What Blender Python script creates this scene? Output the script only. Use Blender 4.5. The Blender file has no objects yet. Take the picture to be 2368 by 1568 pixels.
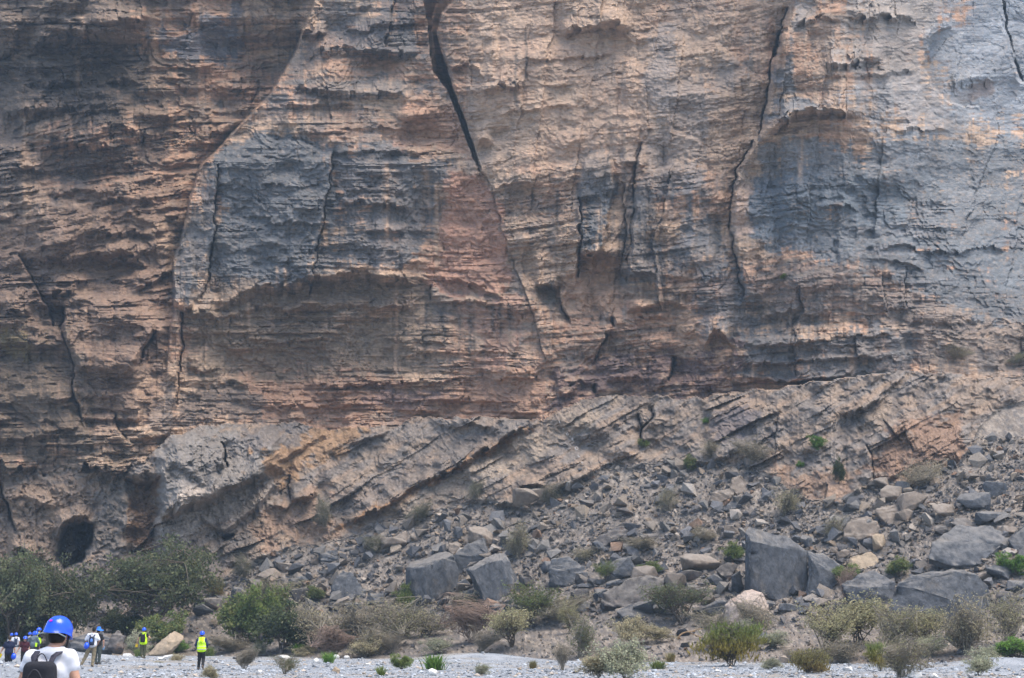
import bpy, bmesh, math, random
import numpy as np
from mathutils import Vector, Matrix

# ------------------------------------------------------------------ camera, sky, sun, exposure
S = bpy.context.scene
COL = S.collection
CAM_H = 1.6
FPX, CX, CY = 3510.0, 1183.5, 784.0            # focal length and centre of a 2367 x 1568 frame
PITCH = math.atan(685.0 / FPX)
cam = bpy.data.cameras.new('camera')
cam.sensor_width = 23.6
cam.lens = FPX / 2367.0 * 23.6
cam.clip_start = 0.1
cam.clip_end = 3000
camo = bpy.data.objects.new('camera', cam)
camo.location = (0, 0, CAM_H)
camo.rotation_euler = (math.pi / 2 + PITCH, 0, 0)
COL.objects.link(camo)
S.camera = camo

SUN_EL, SUN_AZ = math.radians(68), math.radians(122)     # azimuth from +Y, clockwise seen from above
world = bpy.data.worlds.new('World')
S.world = world
world.use_nodes = True
wn = world.node_tree
bg = wn.nodes['Background']
sky = wn.nodes.new('ShaderNodeTexSky')
sky.sky_type = 'NISHITA'
sky.sun_disc = False
sky.sun_elevation = SUN_EL
sky.sun_rotation = SUN_AZ
sky.dust_density = 2.0
wn.links.new(sky.outputs[0], bg.inputs[0])
bg.inputs[1].default_value = 0.08
sun = bpy.data.lights.new('sun', 'SUN')
sun.energy = 1.5
sun.angle = math.radians(45)
sun.color = (1.0, 0.90, 0.77)
suno = bpy.data.objects.new('sun', sun)
sd = Vector((math.sin(SUN_AZ) * math.cos(SUN_EL), math.cos(SUN_AZ) * math.cos(SUN_EL), math.sin(SUN_EL)))
suno.rotation_euler = (-sd).to_track_quat('-Z', 'Y').to_euler()
suno.location = (20, 40, 120)
COL.objects.link(suno)
S.view_settings.view_transform = 'Standard'
S.view_settings.look = 'None'
S.view_settings.gamma = 1
S.view_settings.use_curve_mapping = False
S.view_settings.exposure = 2.05
S.cycles.use_denoising = True
S.cycles.denoising_prefilter = 'FAST'
S.cycles.max_bounces = 4
S.cycles.diffuse_bounces = 2
S.cycles.volume_bounces = 0

# ------------------------------------------------------------------ helpers
f4 = np.float32


def tag(o, label=None, cat=None, group=None, kind=None):
    if label: o['label'] = label
    if cat: o['category'] = cat
    if group: o['group'] = group
    if kind: o['kind'] = kind
    return o


def empty(name, loc=(0, 0, 0), rz=0.0):
    o = bpy.data.objects.new(name, None)
    o.empty_display_size = 0.1
    o.location = loc
    o.rotation_euler = (0, 0, rz)
    COL.objects.link(o)
    return o


def link(name, me, parent=None, mat=None):
    o = bpy.data.objects.new(name, me)
    COL.objects.link(o)
    if parent is not None: o.parent = parent
    if mat is not None and len(me.materials) == 0: me.materials.append(mat)
    return o


def mesh_np(name, V, F, smooth=False, colour=None, attr='Col'):
    """V (n,3); F (m,k) equal-size polygons; colour (n,3) per vertex"""
    V = np.asarray(V, f4); F = np.asarray(F, np.int32)
    me = bpy.data.meshes.new(name)
    m, k = F.shape
    me.vertices.add(len(V)); me.vertices.foreach_set('co', V.ravel())
    me.loops.add(m * k); me.loops.foreach_set('vertex_index', F.ravel())
    me.polygons.add(m)
    me.polygons.foreach_set('loop_start', np.arange(0, m * k, k, dtype=np.int32))
    me.polygons.foreach_set('use_smooth', np.full(m, smooth, bool))
    if colour is not None:
        ca = me.color_attributes.new(attr, 'FLOAT_COLOR', 'POINT')
        c = np.ones((len(V), 4), f4); c[:, :3] = colour
        ca.data.foreach_set('color', c.ravel())
    me.update(calc_edges=True)
    return me


def h3(a, b, c):
    a = np.asarray(a).astype(np.int64).astype(np.uint32); b = np.asarray(b).astype(np.int64).astype(np.uint32)
    with np.errstate(over='ignore'):
        h = a * np.uint32(374761393) + b * np.uint32(668265263) + np.uint32((int(c) * 2246822519) & 0xffffffff)
        h = (h ^ (h >> np.uint32(13))) * np.uint32(1274126177)
        h = (h ^ (h >> np.uint32(16))) * np.uint32(2246822519)
        h = h ^ (h >> np.uint32(15))
    return (h >> np.uint32(8)).astype(f4) * f4(1.0 / 16777216.0)


def vn(x, y, seed):
    ix = np.floor(x); iy = np.floor(y)
    fx = (x - ix).astype(f4); fy = (y - iy).astype(f4)
    fx = fx * fx * fx * (fx * (fx * 6 - 15) + 10); fy = fy * fy * fy * (fy * (fy * 6 - 15) + 10)
    a = h3(ix, iy, seed); b = h3(ix + 1, iy, seed); c = h3(ix, iy + 1, seed); d = h3(ix + 1, iy + 1, seed)
    return (a + (b - a) * fx) * (1 - fy) + (c + (d - c) * fx) * fy


def fbm(x, y, o, seed, g=0.5):
    r = 0; a = 1.0; t = 0
    for i in range(o):
        r = r + a * vn(x, y, seed + i * 17); t += a
        x = x * 2.03 + 13.7; y = y * 2.03 + 7.1; a *= g
    return r / t          # 0..1


def sstep(a, b, x):
    t = np.clip((x - a) / (b - a), 0, 1)
    return t * t * (3 - 2 * t)


def ray(u, v):
    """direction of the sight line through photo point (u,v), scaled to dy = 1"""
    c, s = math.cos(PITCH), math.sin(PITCH)
    k = (CY - np.asarray(v, float)) / FPX
    dy = c - s * k
    return (np.asarray(u, float) - CX) / FPX / dy, (s + c * k) / dy


def at(u, v, Y):
    dx, dz = ray(u, v)
    return Vector((float(dx * Y), float(Y), float(CAM_H + dz * Y)))


def upm(Y):
    return FPX / Y      # photo units per metre at distance Y


# ------------------------------------------------------------------ materials
def new_mat(name, rough=0.9):
    m = bpy.data.materials.new(name)
    m.use_nodes = True
    b = m.node_tree.nodes['Principled BSDF']
    b.inputs['Roughness'].default_value = rough
    b.inputs['Specular IOR Level'].default_value = 0.25
    return m, m.node_tree.nodes, m.node_tree.links, b


def flat_mat(name, c, rough=0.85, var=0.12, scale=30.0, spec=0.25, bump=0.0):
    m, n, l, b = new_mat(name, rough)
    b.inputs['Specular IOR Level'].default_value = spec
    tc = n.new('ShaderNodeTexCoord'); nz = n.new('ShaderNodeTexNoise')
    nz.inputs['Scale'].default_value = scale; nz.inputs['Detail'].default_value = 4
    l.new(tc.outputs['Object'], nz.inputs['Vector'])
    mx = n.new('ShaderNodeMix'); mx.data_type = 'RGBA'
    mx.inputs[6].default_value = (c[0] * (1 - var), c[1] * (1 - var), c[2] * (1 - var), 1)
    mx.inputs[7].default_value = (c[0] * (1 + var), c[1] * (1 + var), c[2] * (1 + var), 1)
    l.new(nz.outputs[0], mx.inputs[0]); l.new(mx.outputs[2], b.inputs['Base Color'])
    if bump:
        bp = n.new('ShaderNodeBump'); bp.inputs['Strength'].default_value = bump; bp.inputs['Distance'].default_value = 0.02
        l.new(nz.outputs[0], bp.inputs['Height']); l.new(bp.outputs[0], b.inputs['Normal'])
    return m


def rock_mat(name, attr=True, base=(0.2, 0.2, 0.2), scale=1.0, bump=0.5, dist=0.12, contrast=0.35, stretch=(1, 1, 1), objvar=0.0, warm=None, dust=0.0):
    """rock: colour attribute or base colour x grain, mineral blotches and relief"""
    m, n, l, b = new_mat(name, 0.92)
    tc = n.new('ShaderNodeTexCoord'); mp = n.new('ShaderNodeMapping')
    mp.inputs['Scale'].default_value = stretch
    l.new(tc.outputs['Object'], mp.inputs['Vector'])
    def noise(s, d=6, r=0.6, vec=mp.outputs[0]):
        q = n.new('ShaderNodeTexNoise'); q.inputs['Scale'].default_value = s * scale
        q.inputs['Detail'].default_value = d; q.inputs['Roughness'].default_value = r
        l.new(vec, q.inputs['Vector']); return q.outputs[0]
    n1 = noise(2.4, 5, 0.7)
    if attr:
        a = n.new('ShaderNodeAttribute'); a.attribute_name = 'Col'; colr = a.outputs['Color']
    else:
        a = n.new('ShaderNodeRGB'); a.outputs[0].default_value = (*base, 1); colr = a.outputs[0]
    if warm is not None:
        mw = n.new('ShaderNodeMix'); mw.data_type = 'RGBA'
        rp = n.new('ShaderNodeMapRange'); rp.inputs[1].default_value = 0.55; rp.inputs[2].default_value = 0.72
        l.new(noise(0.55, 5, 0.6), rp.inputs[0]); l.new(rp.outputs[0], mw.inputs[0])
        l.new(colr, mw.inputs[6]); mw.inputs[7].default_value = (*warm, 1); colr = mw.outputs[2]
    def scaled(colr, src, lo, hi):
        mr = n.new('ShaderNodeMapRange'); mr.inputs[1].default_value = 0.3; mr.inputs[2].default_value = 0.7
        mr.inputs[3].default_value = lo; mr.inputs[4].default_value = hi
        l.new(src, mr.inputs[0])
        vm = n.new('ShaderNodeVectorMath'); vm.operation = 'SCALE'
        l.new(colr, vm.inputs[0]); l.new(mr.outputs[0], vm.inputs[3]); return vm.outputs[0]
    colr = scaled(colr, n1, 1 - contrast, 1 + contrast)
    if objvar:
        oi = n.new('ShaderNodeObjectInfo')
        mr = n.new('ShaderNodeMapRange'); mr.inputs[3].default_value = 1 - objvar; mr.inputs[4].default_value = 1 + objvar
        l.new(oi.outputs['Random'], mr.inputs[0])
        vm = n.new('ShaderNodeVectorMath'); vm.operation = 'SCALE'
        l.new(colr, vm.inputs[0]); l.new(mr.outputs[0], vm.inputs[3]); colr = vm.outputs[0]
    if dust:                                            # pale dust lying on upward faces
        ge = n.new('ShaderNodeNewGeometry'); sx = n.new('ShaderNodeSeparateXYZ'); l.new(ge.outputs['Normal'], sx.inputs[0])
        ad = n.new('ShaderNodeMath'); ad.operation = 'ADD'; l.new(sx.outputs[2], ad.inputs[0]); l.new(n1, ad.inputs[1])
        mr = n.new('ShaderNodeMapRange'); mr.inputs[1].default_value = 0.9; mr.inputs[2].default_value = 1.5; mr.inputs[4].default_value = dust
        l.new(ad.outputs[0], mr.inputs[0])
        md = n.new('ShaderNodeMix'); md.data_type = 'RGBA'; l.new(mr.outputs[0], md.inputs[0]); l.new(colr, md.inputs[6]); md.inputs[7].default_value = (.27, .245, .215, 1)
        colr = md.outputs[2]
    l.new(colr, b.inputs['Base Color'])
    bp = n.new('ShaderNodeBump'); bp.inputs['Strength'].default_value = bump; bp.inputs['Distance'].default_value = dist
    l.new(n1, bp.inputs['Height']); l.new(bp.outputs[0], b.inputs['Normal'])
    return m

# ------------------------------------------------------------------ hillside: scree, tilted outcrop and cliff
STEP = 2.2
ug = np.arange(-180, 2550, STEP, dtype=f4); vg = np.arange(-120, 1578, STEP, dtype=f4)
NU, NV = len(ug), len(vg)
U, V = np.meshgrid(ug, vg)
K = ray(0, vg)[1].astype(f4)                       # rise of the sight line per metre, by row
WX = (fbm(U / 60, V / 60, 3, 901) - 0.5) * 2; WY = (fbm(U / 60, V / 60, 3, 902) - 0.5) * 2
FX = (fbm(U / 14, V / 14, 2, 903) - 0.5) * 2; FY = (fbm(U / 14, V / 14, 2, 904) - 0.5) * 2
UW = U + 9 * WX + 3 * FX; VW = V + 8 * WY + 3 * FY      # roughened coordinates for edges


def ip(x, pts):
    return np.interp(x, [p[0] for p in pts], [p[1] for p in pts]).astype(f4)


def window(pts, m):
    x0 = min(p[0] for p in pts) - m; x1 = max(p[0] for p in pts) + m
    y0 = min(p[1] for p in pts) - m; y1 = max(p[1] for p in pts) + m
    a = max(0, int((x0 - ug[0]) / STEP)); b = min(NU, int((x1 - ug[0]) / STEP) + 2)
    c = max(0, int((y0 - vg[0]) / STEP)); d = min(NV, int((y1 - vg[0]) / STEP) + 2)
    return slice(c, max(c, d)), slice(a, max(a, b))


def segdist(x, y, pts, closed=False, vals=None):
    best = np.full(x.shape, 1e9, f4); bv = np.zeros(x.shape, f4)
    n = len(pts)
    for i in range(n if closed else n - 1):
        (ax, ay), (bx, by) = pts[i], pts[(i + 1) % n]
        dx, dy = bx - ax, by - ay
        t = np.clip(((x - ax) * dx + (y - ay) * dy) / (dx * dx + dy * dy + 1e-9), 0, 1)
        d = np.hypot(x - ax - t * dx, y - ay - t * dy)
        q = d < best
        best = np.where(q, d, best)
        if vals is not None: bv = np.where(q, vals[i] + (vals[(i + 1) % n] - vals[i]) * t, bv)
    return (best, bv) if vals is not None else best


WB = (fbm(U / 110, V / 90, 3, 905) - 0.5) * 2; WC = (fbm(U / 110, V / 90, 3, 906) - 0.5) * 2


def poly(pts, feather=6, warp=1.0, big=0):
    w = window(pts, feather + 24 + big)
    x = U[w] + (UW[w] - U[w]) * warp + big * WB[w]; y = V[w] + (VW[w] - V[w]) * warp + big * WC[w]
    d = segdist(x, y, pts, True)
    ins = np.zeros(x.shape, bool)
    n = len(pts)
    for i in range(n):
        (ax, ay), (bx, by) = pts[i], pts[(i + 1) % n]
        if ay == by: continue
        c = ((ay > y) != (by > y)) & (x < (bx - ax) * (y - ay) / (by - ay) + ax)
        ins ^= c
    return w, sstep(-feather, feather, np.where(ins, d, -d))


def beds(s, u, scale, seed, lat=(4, 14), ck=1.0, bw=.35):
    """broken beds: blocks of random length standing proud or set back, some with an undercut lower edge"""
    s = s + scale * 0.4 * (vn(u / (scale * 11), s / (scale * 5), seed + 8) - 0.5)
    q = s / scale
    q = q + 0.9 * (vn(q * 0.37, q * 0 + seed, seed) - 0.5) * 2
    i = np.floor(q); f = q - i
    L = scale * (lat[0] + (lat[1] - lat[0]) * h3(i, 3, seed + 1))
    x = u / L + 31 * h3(i, 5, seed + 2) + 0.6 * (vn(u / (scale * 2.2), s / (scale * 2.2), seed + 9) - 0.5)
    j = np.floor(x); g = x - j
    h = h3(i, j, seed + 3)
    p = bw * h3(i, 7, seed) + (1 - bw) * h
    e = np.minimum(g, 1 - g) * L / scale
    prof = p * (0.72 + 0.28 * f) * (0.8 + 0.2 * sstep(0, 0.3, f)) * (0.75 + 0.25 * sstep(0, 0.25, e))
    cm = sstep(0.52, 0.7, vn(u / (scale * 2.6), i * 3.3 + 0.5, seed + 4))
    prof = prof - 0.5 * ck * cm * sstep(0.78, 0.93, f)
    prof = prof - 0.4 * ck * (h3(i, j, seed + 6) > 0.55) * sstep(0.14, 0.03, e)
    return prof.astype(f4)


def terr(x, n, w=0.16):
    """noise cut into flat faces with short steep edges between them"""
    q = x * n; i = np.floor(q); f = q - i
    return (i + sstep(0.5 - w, 0.5 + w, f)) / n - 0.5


# --- scree slope: distance where each sight line meets the slope
Ye = ip(ug, [(-260, 128), (0, 126), (300, 122), (500, 118), (1000, 108), (1400, 98), (2000, 87), (2367, 82), (2632, 80)])
PT = np.array([-400, -2, 1, 4, 14, 24, 60, 300]); PZ = np.array([-0.45, -0.45, 0.15, 0.75, 2.1, 7.2, 30.0, 180.0])
lo = np.full((NV, NU), 15, f4); hi = np.full((NV, NU), 420, f4)
for _ in range(22):
    mid = (lo + hi) / 2
    under = np.interp(mid - Ye[None, :], PT, PZ) < CAM_H + K[:, None] * mid
    lo = np.where(under, mid, lo); hi = np.where(under, hi, mid)
DS = (lo + hi) / 2
onslope = sstep(1525, 1470, V)
DS = DS + onslope * (1.6 * (fbm(U / 170, V / 90, 3, 40) - 0.5) + 0.5 * (fbm(U / 30, V / 20, 3, 41) - 0.5) + 0.16 * (fbm(U / 7, V / 6, 2, 42) - 0.5))

# --- outlines (photo units): foot of the cliff and foot of the outcrop
VB = [(-260, 1100), (0, 1080), (150, 1090), (270, 1085), (330, 1062), (355, 1040), (393, 1010), (460, 987), (533, 980), (633, 977), (700, 980), (760, 992), (860, 988), (922, 982),
      (960, 966), (1022, 966), (1156, 967), (1256, 973), (1289, 953), (1356, 923), (1406, 911), (1489, 916), (1578, 923), (1691, 908), (1764, 900), (1878, 886), (1978, 873), (2098, 858),
      (2195, 864), (2261, 873), (2367, 880), (2632, 890)]
VO = [(-260, 1440), (200, 1440), (300, 1440), (430, 1412), (490, 1360), (547, 1312), (600, 1286), (734, 1250), (789, 1250), (889, 1206), (1002, 1179), (1122, 1150), (1200, 1165), (1256, 1170),
      (1289, 1129), (1389, 1079), (1560, 1062), (1744, 1076), (1790, 1110), (1850, 1145), (1908, 1164), (1944, 1157), (2011, 1115), (2111, 1114), (2211, 1066), (2245, 1040), (2256, 1000), (2300, 950),
      (2367, 920), (2632, 910)]
nb = (fbm(ug / 22, ug * 0, 4, 55) - 0.5) * (16 + 50 * sstep(380, 250, ug))
vb = ip(ug, VB) + nb; vo = np.maximum(ip(ug, VO) + (fbm(ug / 26, ug * 0, 4, 56) - 0.5) * 22, vb + 4)
col = np.arange(NU)
def pick(D, vline):
    r = np.clip(((vline - vg[0]) / STEP).astype(int), 0, NV - 1)
    return D[r, col]
def gsm(a, s):
    r = int(s * 3 / STEP); k = np.exp(-0.5 * (np.arange(-r, r + 1) * STEP / s) ** 2); k /= k.sum()
    return np.convolve(np.pad(a, r, mode='edge'), k, 'valid').astype(f4)
m_out = ip(ug, [(-260, 0.012), (330, 0.012), (480, 0.026), (800, 0.032), (2632, 0.034)])
dlo = gsm(pick(DS, vo), 25)
DO = np.minimum(dlo[None, :] + m_out[None, :] * (vo[None, :] - V), DS + 0.0 + 500 * (V < vo[None, :]))
dtop = gsm(dlo + m_out * (vo - vb), 60)
ledge = ip(ug, [(-260, -.3), (300, -.3), (400, 1.5), (800, 3.0), (1300, 3.5), (1700, 7), (2100, 12), (2632, 17)])
DC = (dtop + ledge)[None, :] + 0.006 * np.maximum(vb[None, :] - V, -400)

# --- large forms of the cliff, in metres (plus = further back)
EDGE = [(-220, 830), (0, 730), (67, 704), (130, 680), (217, 627), (297, 550), (347, 507), (383, 467), (457, 443), (523, 430), (613, 402), (710, 404), (760, 396), (860, 386), (1000, 360)]
eu = ip(vg, EDGE)[:, None] + 5 * WX + 2 * FX
R = ip(vg, [(-220, 2), (40, 3), (110, 7), (450, 7), (560, 5), (660, 3.2), (760, 1.4), (880, .4), (960, 0), (1600, 0)])[:, None]
dl = eu - U
DC = DC + 1.3 * R * sstep(0, 6, dl) * (1 - 0.55 * sstep(60, 480, dl))
DC = DC + 2.4 * sstep(-80, 0, dl) * sstep(800, 500, V)            # rounded rim of the buttress
DC -= 4.5 * np.exp(-(((U - 760) / 230) ** 2 + ((V - 470) / 210) ** 2))
DC += 3.0 * np.exp(-(((U - 300) / 130) ** 2 + ((V - 640) / 90) ** 2)) + 2.5 * np.exp(-(((U - 200) / 160) ** 2 + ((V - 130) / 60) ** 2))
DC -= 2.2 * np.exp(-(((U - 120) / 170) ** 2 + ((V - 470) / 130) ** 2))
DC += 2.5 * np.exp(-(((U - 1240) / 120) ** 2 + ((V - 560) / 170) ** 2))
DC -= 2.0 * np.exp(-(((U - 1150) / 90) ** 2 + ((V - 120) / 160) ** 2))
# the wall right of the long crack, and the far recess in the top right
CR = [(-220, 1850), (20, 1824), (57, 1811), (150, 1785), (240, 1771), (297, 1760), (357, 1721), (427, 1693), (523, 1688), (553, 1693), (613, 1704), (673, 1721), (760, 1705)]
du = U - ip(vg, CR)[:, None] - 3 * WX
DC -= (2.8 * sstep(430, 250, V) + 0.8) * sstep(0, 14, du) * np.exp(-np.maximum(du, 0) / 260) * sstep(760, 600, V)
RE = [(-220, 2230), (0, 2215), (60, 2198), (87, 2156), (117, 2146), (160, 2134), (210, 2150), (260, 2200), (310, 2260), (400, 2285), (523, 2300), (650, 2340), (800, 2400)]
dr = U - ip(vg, RE)[:, None] - 4 * WX
DC += 30 * sstep(1900, 2560, U) * sstep(850, 250, V)
w_, mk = poly([(2214, -140), (2198, 60), (2156, 87), (2146, 117), (2134, 160), (2150, 200), (2200, 232), (2262, 250), (2300, 300), (2340, 312), (2600, 300), (2600, -140)], 2, 1.4); DC[w_] += 5 * mk      # side canyon wall far behind
w_, mk = poly([(2300, -140), (2310, 40), (2330, 110), (2362, 190), (2400, 300), (2600, 300), (2600, -140)], 2, 1.2); DC[w_] += 4 * mk

# --- cleft in the wall
uL = ip(vg, [(-220, 930), (0, 979), (67, 989), (133, 996), (167, 1002), (207, 1034), (243, 1049), (293, 1067), (364, 1093), (384, 1104)])[:, None] + 2 * FX
uR = ip(vg, [(-220, 1090), (0, 1049), (30, 1020), (80, 1008), (123, 1021), (157, 1034), (203, 1046), (283, 1077), (337, 1094), (387, 1112)])[:, None] + 2 * FX
t = np.clip((U - uL) / np.maximum(uR - uL, 3), 0, 1)
DC += ip(vg, [(-220, 45), (0, 45), (120, 30), (220, 16), (340, 6), (385, 2), (400, 0), (500, 0)])[:, None] * np.sqrt(np.clip(4 * t * (1 - t), 0, 1))
DC -= 2.2 * sstep(95, 0, np.abs(U - uR - 20)) * sstep(uR - 2, uR + 8, U) * sstep(330, 100, V) * 0.6


def crack(D, pts, w, dep, warp=0.5):
    """cleft along a line, its width and depth varying, one lip standing a little proud of the other"""
    n = len(pts)
    w = [w] * n if not hasattr(w, '__len__') else w
    k = window(pts, max(w) + 40)
    x = U[k] + (UW[k] - U[k]) * warp; y = V[k] + (VW[k] - V[k]) * warp
    x = x + 9 * (vn(V[k] / 23, V[k] * 0, int(abs(pts[0][0]))) - .5) + 5 * vn(V[k] / 60, V[k] * 0, 77) * (h3(np.floor((V[k] + 3 * WX[k] + 20 * vn(V[k] / 50, V[k] * 0, 5)) / 13), int(abs(pts[0][0])), 9) - .5)
    d, ww = segdist(x, y, pts, False, w)
    ys_ = [p[1] for p in pts]; xs_ = [p[0] for p in pts]
    if ys_[-1] - ys_[0] > abs(xs_[-1] - xs_[0]):
        side = np.sign(x - np.interp(y, ys_, xs_)); sgn = 1 if (int(xs_[0]) % 2) else -1
        D[k] += 0.55 * dep * sgn * side * np.exp(-d / 34) * sstep(ys_[0] - 8, ys_[0] + 12, y) * sstep(ys_[-1] + 8, ys_[-1] - 12, y)
    ww = ww * (0.3 + 0.8 * vn(U[k] / 10, V[k] / 24, 301))
    dep = dep * min(1.0, 0.2 + 0.1 * max(w))
    D[k] += dep * (0.2 + 1.0 * vn(U[k] / 14, V[k] / 26, 302)) * np.clip(1 - d / np.maximum(ww, 0.5), 0, 1) ** 0.6


def roof(D, pts, h, up, under, taper=0.18):
    """overhang: swells outwards down to the lip, then the underside runs back in"""
    x0, x1 = pts[0][0], pts[-1][0]
    k = window(pts, max(up * 2.5, under) + 12)
    u = U[k]; lip = ip(u, pts)
    tooth = h3(np.floor(u / 15 + 2.2 * FX[k] * 0.4), int(abs(x0)) + 3, 7) + 0.6 * h3(np.floor(u / 38 + 0.5), int(abs(x0)) + 3, 8) - 0.8
    d = V[k] - lip + 3 * FY[k] + 4 * WY[k] + min(13, 0.5 * up) * tooth
    ta = sstep(x0 - 6, x0 + taper * (x1 - x0), u + 5 * WX[k]) * sstep(x1 + 6, x1 - taper * (x1 - x0), u + 5 * WX[k])
    rag = 0.65 + 0.7 * vn(u / 26, lip / 40, int(x0) + 5)
    h, under = 0.95 * h, 0.8 * under * (0.6 + 0.8 * vn(u / 30, lip / 40, int(x0) + 6))
    D[k] -= h * ta * rag * np.where(d < 0, np.exp(d / up), np.clip(1 - d / under, 0, 1))


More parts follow.
